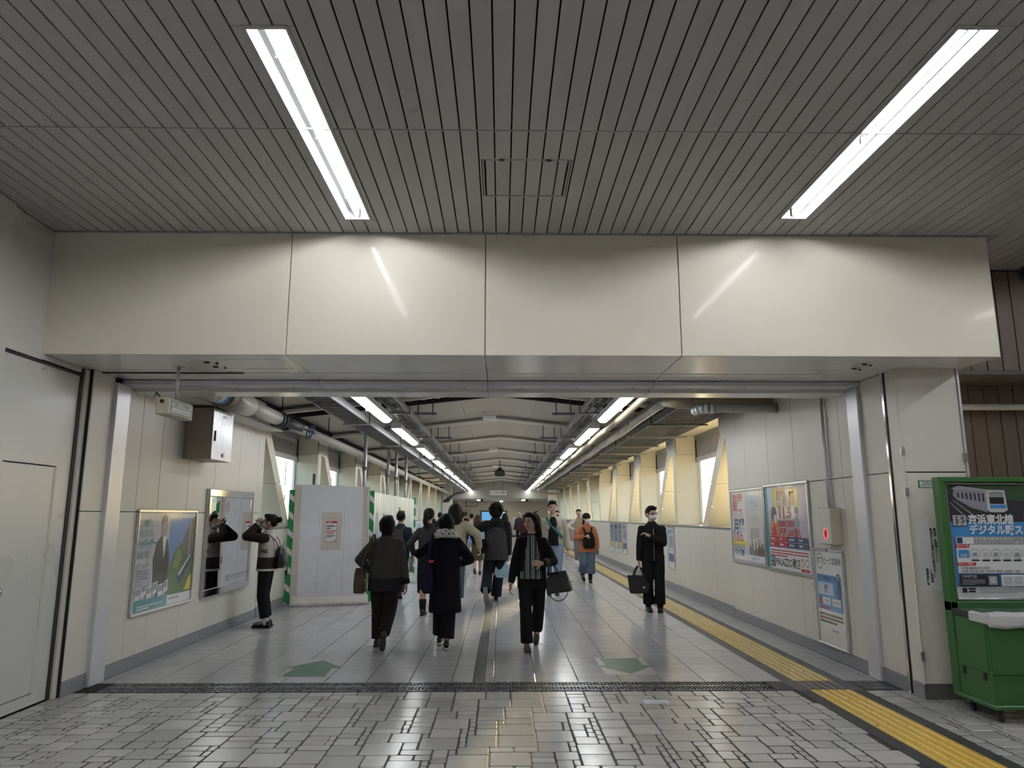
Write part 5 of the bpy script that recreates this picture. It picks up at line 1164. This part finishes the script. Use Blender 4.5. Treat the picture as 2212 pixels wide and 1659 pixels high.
    def shoe(s, i, m, sole=None, big=1., smat=None):
        fx, fy, fz, fp = s.feet[i]; a = s.ank[i]; c = Vector((a.x, a.y, a.z)); Rm = Matrix.Rotation(R(fp), 4, 'X') @ Matrix.Rotation(R(-6*i), 4, 'Z')
        # toes point to -y; positive pitch lifts the heel
        M = Matrix.Translation(c) @ Rm
        b = MB(); z0 = -.075
        rr = [(.065, .026, .05), (.05, .032, .085), (.02, .034, .095), (-.03, .037, .07), (-.09, .041, .052), (-.14, .038, .045), (-.175, .022, .032)]
        b.rings([[(rx*big*math.cos(2*PI*k/14), y*big, z0+.012+(math.sin(2*PI*k/14)*.5+.5)*hh*big) for k in range(14)] for y, rx, hh in rr])
        so = MB()
        so.rings([[(.034*big*x, y*big, z0+z) for x, y in ((-1, .06), (-.9, .078), (.9, .078), (1, .06), (1.05, 0), (1.2, -.08), (1.1, -.15), (.6, -.186), (-.6, -.186), (-1.1, -.15), (-1.2, -.08), (-1.05, 0))] for z in (0, .02*big)])
        o = s.hard(put(b, M), 'shoe', m); s.hard(put(so, M), 'sole', smat or m, o, smooth=False); return o
    def shoes(s, m, smat=None, big=1.):
        for i in (-1, 1): s.shoe(i, m, smat=smat, big=big)
    def socks(s, m):
        for i in (-1, 1):
            e = s.ank[i].lerp(s.knee[i], .42); s.hard(MB().tube([s.ank[i]-Vector((0, 0, .03)), e], [.044, .060], 14), 'sock', m)
    def carry(s, name, label, cat):
        t = thing(name, label, cat, (s.pos[0], s.pos[1], 0), s.rz); return t
def strap(t, pts, r, m, name='strap', sq=.3, n=8, k=1.):
    # smooth the path
    P = [Vector(p)*k for p in pts]
    for _ in range(2):
        Q = [P[0]]
        for a, b in zip(P[:-1], P[1:]): Q += [a.lerp(b, .25), a.lerp(b, .75)]
        P = Q+[P[-1]]
    return MB().tube(P, r, n, sq=sq).build(name, m, t, local=True, smooth=True)
def bagbody(t, c, sz, m, name='bag_body', top=.8, k=1., vox=.009, tilt=0., rnd=.02):
    x, y, z = [q*k for q in c]; w, d, h = [q*k for q in sz]
    b = MB().rings([[(sx*w/2*f, sy*d/2*g, zz) for sx, sy in ((-1, -1), (1, -1), (1, 1), (-1, 1))] for zz, f, g in ((-h/2, .92, 1.), (-h/6, 1., 1.05), (h/4, .97, .8), (h/2, .92, top*.4))])
    put(b, Matrix.Translation((x, y, z)) @ Matrix.Rotation(tilt, 4, 'Z')); return soft(b, name, m, t, vox, 3)
C_BLK = cloth('black', (.010, .010, .011)); C_NAVY = cloth('navy', (.012, .014, .024)); C_BRWN = cloth('dark_brown', (.022, .015, .013))
LEA = mat('leather_black', (.012, .012, .013), .32, bump=.15, bscale=120); LEAB = mat('leather_brown', (.075, .035, .016), .5, bump=.3, bscale=40)
# 1 --- woman with the striped top
p = Person('person in a black jacket and striped top looking aside, carrying a black handbag', (.38, 9.2), 0, 1.615, feet={-1: (-.07, -.10, 0, 0), 1: (.075, .34, .05, 48)}, hands={-1: (-.265, -.03, .80), 1: (.115, -.27, 1.055)}, poles={-1: (-.2, .8, 0), 1: (.9, .6, -.5)}, yaw=R(-48), face=True, grip=(.25, .55), handdir={1: (-.93, -.3, .1)})
STR = stripe_mat('cloth_stripes', [(.015, .015, .017), (.58, .55, .48), (.015, .015, .017), (.03, .11, .15), (.02, .02, .02), (.50, .47, .40)], 0, 14.5, .85)
b = MB().loft([(-.01, -.055, .86, .15, .095), (-.01, -.05, 1.0, .135, .085), (0, -.055, 1.2, .115, .085), (0, -.05, 1.32, .09, .07), (0, -.03, 1.395, .062, .055)], 22); p.add(b, 'striped_top', STR)
p.top(C_BLK, hem=.73, hw=(.185, .115), chest=(.17, .108), collar=False)
for i in (-1, 1):
    p.hard(MB().rings([[(i*.05, -.095, 1.37), (i*.10, -.118, 1.36), (i*.115, -.122, 1.36), (i*.07, -.10, 1.375)], [(i*.085, -.142, 1.2), (i*.12, -.135, 1.2), (i*.135, -.125, 1.2), (i*.10, -.13, 1.2)], [(i*.115, -.13, .95), (i*.135, -.13, .95), (i*.15, -.12, .95), (i*.13, -.12, .95)]]), 'lapel', C_BLK, smooth=False)
p.trousers(C_BLK, kn=.078, hemr=.078, end=.96); p.shoes(mat('shoe_taupe', (.085, .08, .07), .5)); p.hair('long')
p.hard(MB().tube([p.wri[1].lerp(p.elb[1], .12), p.wri[1].lerp(p.elb[1], .42)], [.046, .056], 14), 'cuff', mat('cuff_lining', (.05, .045, .035), .8))
t = p.carry('handbag', 'black leather handbag hanging on the forearm of the person in the striped top', 'handbag')
b = MB().rings([[(x*f, y*g, z) for x, y in ((-.15, -.05), (.15, -.05), (.15, .05), (-.15, .05))] for z, f, g in ((-.125, 1., 1.2), (-.06, 1., 1.1), (.06, .88, .75), (.125, .80, .35))]); put(b, Matrix.Translation((.32, -.07, .80)) @ Matrix.Rotation(R(-18), 4, 'Z') @ Matrix.Rotation(R(-9), 4, 'Y')); soft(b, 'bag_body', LEA, t, .008, 1)
for dy in (-.10, -.0): strap(t, [(.20, dy-.0, .88), (.205, dy-.02, .98), (.225, -.10, 1.055), (.27, dy-.05, .99), (.33, dy-.06, .9)], .008, LEA, 'handle', .8)
strap(t, [(.19, -.02, .72), (.22, -.05, .62), (.32, -.1, .565), (.42, -.12, .63), (.445, -.12, .76)], .006, LEA, 'shoulder_strap', .6)
MB().ell((.19, -.1, .87), (.012, .01, .012), 8, 5).build('ring', STEEL, t, local=True)
# 2 --- person with the two-tone jacket, from behind
p = Person('person walking away in a grey and navy two-tone jacket with a brown shoulder bag', (-1.46, 9.43), PI, 1.58, wide=1.12, feet={1: (.09, -.06, 0, 0), -1: (-.05, .30, .06, 62)}, hands={-1: (-.285, .06, .74), 1: (.24, -.16, .95)}, poles={-1: (-.4, .5, 0), 1: (.7, .6, 0)}, lean=.06, grip=(.3, .5))
TT = ramp_mat('cloth_two_tone', 2, [(0, (.014, .014, .019)), (.835, (.060, .055, .050))])
p.top(TT, hem=.70, hw=(.205, .15), chest=(.185, .135), sl=(.075, .066, .055), cuff=.98)
p.hard(MB().tube([p.wri[-1].lerp(p.elb[-1], -.02), p.wri[-1].lerp(p.elb[-1], .22)], [.057, .06], 14), 'cuff', C_NAVY); p.hard(MB().loft([p.T2(1.375, .08, .075), p.T2(1.44, .075, .072)], 18), 'collar', C_NAVY)
p.trousers(C_BRWN, th=.1, kn=.088, hemr=.074, end=.95); p.shoes(mat('shoe_brown', (.055, .047, .04), .6)); p.hair('bob')
t = p.carry('shoulder_bag', 'brown leather shoulder bag at the hip of the person in the two-tone jacket', 'bag')
bagbody(t, (.31, .02, .80), (.13, .26, .30), LEAB); strap(t, [(.29, .1, .92), (.24, .16, 1.1), (.17, .14, 1.3), (.15, .03, 1.395), (.16, -.1, 1.3), (.27, -.1, .95)], .014, LEAB)
# 3 --- long navy coat and spotted scarf
p = Person('person walking away in a long dark navy coat and a spotted white scarf', (-.70, 9.38), PI, 1.6, feet={-1: (-.035, .12, 0, 0), 1: (.075, -.22, 0, 0)}, hands={-1: (-.16, -.24, 1.02), 1: (.15, -.12, 1.30)}, poles={-1: (-.9, .5, -.3), 1: (.9, .3, -.6)}, grip=(.6, .8))
C_COAT = cloth('coat_navy', (.0075, .0075, .013)); p.top(C_COAT, 'coat', hem=.43, hw=(.195, .15), chest=(.178, .13), sl=(.072, .066, .05), flare=.02)
p.trousers(C_BLK, kn=.085, hemr=.095, end=.88); p.shoes(LEA, smat=mat('sole_white', (.70, .69, .66), .6)); p.hair('bob')
SC = mat('scarf_spots', (.62, .60, .57), .9); nt_ = SC.node_tree; v_ = nt_.nodes.new('ShaderNodeTexVoronoi'); v_.inputs['Scale'].default_value = 26; tc2 = nt_.nodes.new('ShaderNodeTexCoord'); cr = nt_.nodes.new('ShaderNodeValToRGB'); cr.color_ramp.interpolation = 'CONSTANT'
cr.color_ramp.elements[0].color = (.02, .02, .02, 1); cr.color_ramp.elements[1].position = .36; cr.color_ramp.elements[1].color = (.62, .60, .57, 1)
nt_.links.new(tc2.outputs['Object'], v_.inputs['Vector']); nt_.links.new(v_.outputs['Distance'], cr.inputs[0]); nt_.links.new(cr.outputs[0], nt_.nodes['Principled BSDF'].inputs['Base Color'])
b = MB()
for r_, z in ((.085, 1.43), (.108, 1.39)): b.tube([(r_*1.15*math.cos(2*PI*k/18), r_*1.1*math.sin(2*PI*k/18)+.02, z+.02*math.sin(2*PI*k/18)) for k in range(19)], .042, 10)
p.add(b, 'scarf', SC)
t = p.carry('tote_bag', 'slouchy purple tote bag hanging behind the shoulder of the person in the navy coat', 'bag')
PUR = cloth('purple', (.022, .018, .050)); b = MB().rings([[(x*f+.215, y*g+.06, z) for x, y in ((-.06, -.14), (.06, -.14), (.06, .14), (-.06, .14))] for z, f, g in ((.66, .9, .75), (.74, 1.25, 1.05), (.90, 1.1, .95), (1.02, .7, .55), (1.08, .35, .3))]); soft(b, 'bag_body', PUR, t, .01, 4)
strap(t, [(.20, .10, 1.03), (.19, .17, 1.2), (.165, .13, 1.33), (.16, .02, 1.395), (.17, -.08, 1.3), (.2, -.05, 1.03)], .022, PUR); MB().ell((.17, .13, 1.04), (.035, .01, .022), 10, 6).build('lining_edge', INK_R, t, local=True)
# 4 --- parka from behind
p = Person('tall person in a grey and black padded parka walking away', (-.10, 14.16), PI, 1.80, wide=1.08, sw=.18, feet={-1: (.0, -.10, 0, 0), 1: (.17, .26, .07, 78)}, hands={-1: (-.22, -.02, .77), 1: (.34, -.10, .97)}, poles={-1: (-.6, .4, 0), 1: (1, .2, .25)}, grip=(.9, .6))
p.top(cloth('parka_black', (.016, .016, .018), bump=.6, bscale=14), 'parka', hem=.72, hw=(.185, .135), chest=(.18, .13), sl=(.085, .074, .055), th=.01)
b = MB().loft([(0, .012, .71, .2, .155), (0, .012, .85, .21, .165), (0, .012, 1.05, .205, .162), (0, .016, 1.2, .185, .152), (0, .02, 1.27, .14, .13)], 24); p.add(b, 'padded_body', cloth('parka_grey', (.055, .052, .055), bump=.7, bscale=12)); p.add(MB().ell((0, .10, 1.36), (.12, .06, .07)).ell((0, .05, 1.40), (.1, .08, .05)), 'hood', cloth('parka_black', (.016, .016, .018)))
p.trousers(C_NAVY, kn=.09, hemr=.095, end=.97); p.shoes(LEA, smat=mat('sole_grey', (.26, .26, .26), .6), big=1.1); p.hair('curly')
t = p.carry('crossbody_bag', 'dark crossbody bag at the hip of the person in the padded parka', 'bag'); bagbody(t, (.27, .06, 1.03), (.14, .26, .26), C_NAVY, k=1.); strap(t, [(.25, .12, 1.12), (.1, .24, 1.32), (-.06, .2, 1.46), (-.12, .04, 1.53), (-.05, -.16, 1.4), (.2, -.14, 1.12)], .016, C_NAVY)
t = p.carry('patterned_bag', 'pale blue patterned carrier bag held by the person in the padded parka', 'bag')
PB = mat('cloth_pale_blue', (.33, .52, .62), .6, noise=.35, nscale=22); b = MB().rings([[(x*f-.12, y*g-.02, z) for x, y in ((-.15, -.08), (.15, -.08), (.15, .08), (-.15, .08))] for z, f, g in ((.44, .75, .8), (.52, 1.05, 1.1), (.66, .85, .8), (.76, .35, .4), (.80, .3, .3))]); soft(b, 'bag_body', PB, t, .012, 4); strap(t, [(-.17, -.02, .78), (-.2, -.02, .86), (-.22, -.02, .8), (-.16, -.02, .75)], .012, PB, 'handle')
# 5 --- beige jacket, facing
p = Person('tall person in a beige jacket and pale jeans with a teal chest strap', (1.06, 15.19), 0, 1.87, sw=.185, wide=1.1, feet={-1: (-.08, .14, .02, 15), 1: (.06, -.16, 0, 0)}, hands={-1: (-.27, -.05, .80), 1: (.27, -.04, .80)}, face=True, grip=(.8, .8))
p.add(MB().loft([(0, -.055, .88, .12, .10), (0, -.065, 1.1, .10, .1), (0, -.06, 1.25, .095, .092), (0, -.045, 1.33, .085, .08), (0, -.03, 1.395, .06, .06)], 20), 'shirt', C_BLK)
p.top(cloth('beige', (.42, .38, .31)), hem=.90, hw=(.172, .118), chest=(.175, .118), sl=(.07, .062, .052), collar=False)
for i in (-1, 1):
    p.hard(MB().rings([[(i*.03, -.085, 1.375), (i*.075, -.10, 1.36), (i*.08, -.085, 1.365), (i*.04, -.07, 1.385)], [(i*.055, -.05, 1.425), (i*.085, -.06, 1.395), (i*.088, -.045, 1.40), (i*.06, -.035, 1.43)], [(i*.045, .05, 1.44), (i*.075, .06, 1.40), (i*.078, .07, 1.405), (i*.05, .065, 1.445)]]), 'collar', cloth('beige', (.42, .38, .31)), smooth=False); p.hard(MB().cbox(.105*i-.045, .105*i+.045, -.142, -.12, 1.17, 1.24, b=.008), 'pocket', cloth('beige', (.42, .38, .31)), smooth=False)
p.trousers(cloth('pale_jeans', (.22, .30, .42)), kn=.078, hemr=.08, end=.96); p.shoes(BLACK, smat=WHITE); p.hair('crop')
p.hard(MB().tube([(-.078, -.0, 1.532), (-.084, -.0, 1.53)], .012, 10), 'earphone', BLACK); p.hard(MB().tube([(.078, 0, 1.532), (.084, 0, 1.53)], .012, 10), 'earphone', BLACK)
t = p.carry('sling_bag', 'teal sling strap across the chest of the person in the beige jacket', 'bag')
TL = cloth('teal', (.03, .14, .16)); strap(t, [(-.10, -.02, 1.575), (-.12, -.09, 1.54), (-.03, -.175, 1.40), (.08, -.185, 1.28), (.20, -.12, 1.16)], .03, TL, sq=.14, n=10); bagbody(t, (.12, .16, 1.2), (.24, .10, .2), TL); strap(t, [(-.10, -.02, 1.575), (-.09, .1, 1.5), (.05, .18, 1.3)], .03, TL, sq=.14)
# 6 --- orange jacket
p = Person('person in an orange jacket and black knit cap wearing a backpack in front', (2.11, 18.17), R(4), 1.62, feet={-1: (-.09, .16, .04, 30), 1: (.05, -.12, 0, 0)}, hands={-1: (-.10, -.22, 1.12), 1: (.25, -.05, .80)}, poles={-1: (-.8, .4, -.4), 1: (.6, .5, 0)}, face=True, yaw=R(18), wide=1.08)
p.top(cloth('orange', (.40, .145, .075)), hem=.74, hw=(.20, .15), chest=(.185, .135), sl=(.074, .066, .052), flare=.01); p.trousers(cloth('blue_grey', (.10, .14, .20)), kn=.11, hemr=.12, end=.66, th=.105); p.socks(C_BLK); p.shoes(LEA); p.hair('beanie', C_BLK); p.add(p.H(MB().loft([(0, .06, 1.36, .08, .03), (0, .05, 1.45, .085, .05), (0, .03, 1.55, .08, .085)], 16)), 'hair', HAIRK); p.mask()
p.add(MB().ell((0, -.02, 1.40), (.10, .09, .04)), 'collar', cloth('orange', (.40, .145, .075))); p.hard(MB().ell(p.wri[1]+Vector((0, -.01, -.06)), (.035, .035, .065)), 'glove', C_BLK)
t = p.carry('backpack', 'black backpack worn on the chest of the person in the orange jacket', 'backpack')
b = MB().loft([(0.01, -.20, .82, .12, .05), (.01, -.215, .90, .155, .08), (.01, -.21, 1.05, .15, .075), (.01, -.2, 1.14, .12, .06), (.01, -.19, 1.2, .10, .05)], 20); soft(b, 'pack_body', C_BLK, t, .011, 4); MB().cbox(-.02, .02, -.30, -.285, 1.06, 1.08).build('badge', STEEL, t, local=True)
for i in (-1, 1): strap(t, [(.06*i, -.19, 1.16), (.09*i, -.165, 1.25), (.11*i, -.06, 1.345), (.12*i, .08, 1.28)], .022, C_BLK, sq=.3)
# 7 --- man in black
p = Person('person in a black zipped jacket and white mask carrying a dark grey tote', (2.62, 12.78), R(-6), 1.73, sw=.18, wide=1.05, feet={-1: (-.10, -.05, 0, 0), 1: (.085, -.10, 0, 0)}, hands={-1: (-.24, -.10, .76), 1: (-.06, -.20, 1.20)}, poles={-1: (-.5, .7, 0), 1: (.9, .1, -.5)}, yaw=R(28), face=True, grip=(.95, .35), handdir={1: (-.85, -.1, .5)})
p.top(cloth('black_jacket', (.009, .009, .010)), hem=.78, hw=(.172, .125), chest=(.175, .125), sl=(.068, .06, .046)); p.trousers(C_BLK, kn=.082, hemr=.088, end=.9); p.shoes(mat('boot_black', (.012, .012, .012), .45), big=1.12); p.socks(C_BLK); p.hair('crop'); p.mask(); p.glasses()
p.hard(MB().tube([(.01, -.128, .80), (.01, -.137, 1.0), (.012, -.134, 1.2), (.012, -.11, 1.32)], .004, 6), 'zip', STEEL)
t = p.carry('tote_bag', 'dark grey tote bag held low by the person in black', 'bag'); TG = cloth('tote_grey', (.030, .030, .032)); kb = 1.05
b = MB().rings([[(x*f-.26, y*g-.10, z) for x, y in ((-.17, -.05), (.17, -.05), (.17, .05), (-.17, .05))] for z, f, g in ((.30, .88, 1.5), (.34, .95, 1.5), (.5, 1.05, .9), (.60, 1.13, .45))]); soft(b, 'bag_body', TG, t, .011, 3)
for dy in (-.14, -.07): strap(t, [(-.35, dy, .58), (-.32, dy, .68), (-.26, -.105, .77), (-.20, dy, .68), (-.17, dy, .58)], .018, TG, 'handle', .3)
MB().cbox(-.20, -.165, -.185, -.172, .39, .42).build('badge', STEEL, t, local=True)
# 8 --- beige vest behind
p = Person('person in a beige vest and white sleeves raising a hand, behind the orange jacket', (2.70, 25.6), 0, 1.80, near=False, hands={-1: (-.20, -.2, 1.05), 1: (.04, -.18, 1.50)}, poles={-1: (-.8, .5, 0), 1: (.8, 0, -.6)}, feet={-1: (-.09, -.1, 0, 0), 1: (.08, .1, 0, 10)})
p.top(cloth('white', (.52, .50, .47)), 'shirt', hem=.85, hw=(.165, .12), chest=(.17, .122), sl=(.066, .058, .046)); p.top(cloth('vest_beige', (.30, .25, .18)), 'vest', hem=.88, hw=(.17, .128), chest=(.176, .13), arms=()); p.trousers(cloth('grey_trousers', (.17, .18, .20)), kn=.08, hemr=.07); p.shoes(WHITE); p.hair('short')
# 9 --- at the mirror
p = Person('person at the wall mirror in a brown and white fleece, hands raised to the face', (-3.47, 11.05), R(-90), 1.60, feet={-1: (-.09, .0, 0, 0), 1: (.09, .03, 0, 0)}, hands={-1: (-.04, -.15, 1.50), 1: (.04, -.16, 1.52)}, poles={-1: (-.5, -.75, -.5), 1: (.5, -.75, -.5)}, pitch=R(-6), grip=(.7, .7), handdir={-1: (.3, .2, .9), 1: (-.3, .2, .9)})
FL = ramp_mat('cloth_fleece', 2, [(0, (.028, .019, .016)), (1.045, (.55, .52, .48))], bump=.6, bscale=120)
BF = cloth('fleece_brown', (.028, .019, .016), bump=.6, bscale=90)
p.top(FL, 'fleece', hem=.84, hw=(.185, .145), chest=(.18, .135), sl=(.06, .05, .04), arms=()); 
b = MB()
for i in (-1, 1):
    c = p.elb[i].lerp(p.wri[i], .93); b.ell(p.sho[i], (.07,)*3, 12, 8); b.tube([p.sho[i].lerp(p.sho[-i], .1), p.sho[i], p.elb[i]], [.06, .074, .07], 14); b.ell(p.elb[i], (.072,)*3, 12, 8); b.tube([p.elb[i], c], [.07, .052], 14); p.hard(MB().tube([c, p.elb[i].lerp(p.wri[i], .99)], [.05, .046], 14), 'cuff', OFFW)
    bb = MB() if i < 0 else bb
    bb.add(b.v, b.f); b = MB()
p.add(bb, 'sleeves', BF); p.hard(MB().loft([p.T2(.83, .192, .152), p.T2(.86, .193, .153)], 26), 'hem_band', OFFW); p.add(MB().ell((0, .0, 1.395), (.095, .09, .05)), 'collar', cloth('fleece_white', (.55, .52, .48)))
p.hard(MB().cbox(-.105, -.09, -.152, -.138, .93, 1.03), 'pocket_trim', OFFW)
p.trousers(C_BLK, kn=.078, hemr=.075, end=.82); p.socks(mat('sock_white', (.68, .67, .63), .9)); p.shoes(mat('patent_black', (.012, .012, .012), .2), big=1.12); p.hair('bun'); p.mask(); p.hard(p.H(MB().tube([(-.03, .11, 1.55), (.0, .135, 1.6), (.03, .11, 1.64)], .008, 6)), 'hair_clip', mat('clip_gold', (.5, .35, .12), .3, metal=.8))
q = Print(WM[p.r.name] @ Vector((.155, .07, 1.06))*1., (-.0, 0, 0) if False else (1, 0, 0), (0, 0, 1), p.r); 
O = WM[p.r.name] @ Vector((-.175, -.03, 1.055)); q = Print((O.x, 11.05-.186, 1.06), (1, 0, 0), (0, 0, 1), p.r); q.text(INK_K, 'FIS', -.02, 0, .055, width=.11, bold=.05); q.done()
t = p.carry('backpack', 'black backpack on the back of the person at the mirror', 'backpack')
b = MB().loft([(0, .20, .84, .10, .06), (0, .22, .92, .13, .085), (0, .21, 1.05, .12, .075), (0, .19, 1.15, .07, .04)], 18); soft(b, 'pack_body', LEA, t, .01, 4)
for i in (-1, 1): strap(t, [(.05*i, .17, 1.14), (.09*i, .14, 1.25), (.11*i, .0, 1.36), (.12*i, -.12, 1.25), (.14*i, .0, .95)], .014, LEA, sq=.4)
strap(t, [(0, .2, 1.13), (.0, .24, 1.2), (0, .25, 1.22)], .012, LEA, 'grab_handle'); strap(t, [(-.08, .26, .95), (-.09, .28, .8), (-.085, .27, .7), (-.075, .26, .8)], .02, LEA, 'hanging_strap', sq=.4)
# 10 --- dark suit with rucksack
p = Person('person in a navy suit with a dark rucksack walking away beside the hoarding', (-2.03, 14.9), PI, 1.66, wide=1.05, sw=.175, feet={-1: (-.05, .15, .03, 20), 1: (.08, -.15, 0, 0)}, hands={-1: (-.27, .04, .80), 1: (.25, -.08, .78)})
p.top(cloth('suit_navy', (.017, .022, .040)), hem=.74, hw=(.178, .13), chest=(.178, .128)); p.hard(MB().loft([p.T2(1.40, .062, .06), p.T2(1.435, .058, .058)], 18), 'shirt_collar', WHITE); p.trousers(cloth('suit_navy', (.017, .022, .040))); p.shoes(LEA); p.hair('crop')
t = p.carry('rucksack', 'dark plum rucksack on the back of the person in the navy suit', 'backpack'); RS = cloth('plum', (.055, .045, .052)); bagbody(t, (.06, .20, 1.12), (.28, .14, .42), RS)
for i in (-1, 1): strap(t, [(.07*i+.03, .16, 1.3), (.09*i+.02, .10, 1.37), (.10*i, .0, 1.39), (.11*i, -.13, 1.25)], .016, cloth('plum_strap', (.16, .09, .10)), sq=.4)
# 11 --- ponytail
p = Person('person with a ponytail, dark grey top and long black skirt walking away', (-1.22, 12.42), PI, 1.70, feet={1: (.06, .10, 0, 0), -1: (-.06, -.3, 0, 0)}, hands={-1: (-.2, -.2, 1.0), 1: (.22, -.15, .92)}, poles={1: (.8, .6, 0), -1: (-.8, .6, 0)})
p.top(cloth('charcoal', (.042, .041, .042)), 'sweater', hem=.9, hw=(.165, .12), chest=(.165, .118), sl=(.062, .054, .042)); p.skirt(C_BLK, end=.33); p.socks(C_BLK); p.shoes(LEA); p.hair('pony')
t = p.carry('mesh_bag', 'grey checked shopping bag held by the person with the ponytail', 'bag'); bagbody(t, (.30, -.1, .80), (.05, .22, .26), mat('cloth_check', (.25, .24, .25), .8, noise=.4, nscale=40)); strap(t, [(.29, -.18, .92), (.25, -.16, 1.0), (.29, -.03, .92)], .012, BLACK, 'handle')
# 12 --- cream jacket
p = Person('person with long dark hair in a cream jacket reaching one arm to the right', (-.86, 13.7), PI, 1.80, feet={-1: (-.07, -.15, 0, 0), 1: (.07, .15, .02, 15)}, hands={-1: (-.42, -.02, .92), 1: (.2, -.2, 1.0)}, poles={-1: (-.6, .5, .4), 1: (.8, .5, 0)}, wide=1.08)
p.top(cloth('cream', (.42, .38, .27)), hem=.8, sl=(.085, .07, .048), th=.01); p.trousers(cloth('stone_blue', (.10, .13, .18)), kn=.085, hemr=.085); p.shoes(WHITE); p.hair('long')
# --- farther people
def far(label, x, y, h, rz, topm, botm, hairk='short', hm=None, skirt=False, wide=1., **kw):
    p = Person(label, (x, y), rz, h, near=False, wide=wide, **kw); p.top(topm, hem=.78 if not skirt else .92); p.skirt(botm, .4) if skirt else p.trousers(botm); p.shoes(LEA); p.hair(hairk, hm); return p
p = far('person in a grey sweater with a dark crossbody strap, walking away in the distance', -1.28, 24, 1.69, PI, cloth('mid_grey', (.13, .13, .14)), C_NAVY, 'crop', sw=.18)
t = p.carry('strap_bag', 'dark strap bag across the back of the person in the grey sweater', 'bag'); strap(t, [(.1, -.02, 1.42), (.06, .17, 1.3), (-.12, .19, 1.05)], .018, C_NAVY); bagbody(t, (-.2, .1, .95), (.1, .2, .2), C_NAVY)
far('person with a hair bun in a pale beige top and patterned skirt, walking away', -1.18, 29, 1.66, PI, cloth('pale_beige', (.42, .36, .30)), mat('cloth_print', (.40, .33, .33), .9, noise=.5, nscale=18), 'bun', skirt=True)
far('person with brown hair in a pale blue blouse and olive skirt, walking away', -.66, 20.5, 1.60, PI, cloth('pale_blue_blouse', (.24, .36, .58)), cloth('olive', (.07, .065, .03)), 'long', HAIRB, skirt=True)
far('person in a dark coat half hidden right of the padded parka', .13, 27, 1.67, PI, C_NAVY, C_BLK, 'long')
far('grey-haired person in a dark suit in the far distance', .97, 40, 1.76, PI, cloth('far_suit', (.03, .032, .045)), C_NAVY, 'short', HAIRG)
far('person in a dark maroon coat beside the grey-haired person', 1.14, 36, 1.64, PI, cloth('maroon', (.06, .018, .02)), C_BLK, 'bob')
p = far('person in a black suit facing the viewer in the far distance', 1.76, 37, 1.80, 0, C_BLK, C_BLK, 'crop'); p.face(); p.hard(MB().loft([(0, -.085, 1.22, .04, .06), (0, -.06, 1.38, .05, .05)], 12), 'shirt', WHITE)
p = far('person in dark clothes and a black face mask near the right far column', 2.13, 28, 1.77, 0, C_BLK, C_BLK, 'short'); p.add(p.H(MB().ell((0, -.052, 1.502), (.058, .062, .042))), 'face_mask', C_BLK)
far('person with greying hair and a maroon top in the distance behind the long hair', -1.9, 30, 1.74, PI, cloth('maroon', (.06, .018, .02)), C_NAVY, 'short', HAIRG)
far('short person in dark clothes just left of the cream jacket in the distance', -2.35, 25.5, 1.48, PI, C_BLK, C_BLK, 'bob')
far('person in black beside the grey sweater in the far distance', -1.62, 33, 1.74, PI, C_BLK, C_NAVY, 'short')
far('person in a dark jacket left of the long-haired person in the distance', -2.25, 27, 1.70, PI, C_NAVY, C_BLK, 'short')
flush()
bpy.data.objects.remove(TXT)
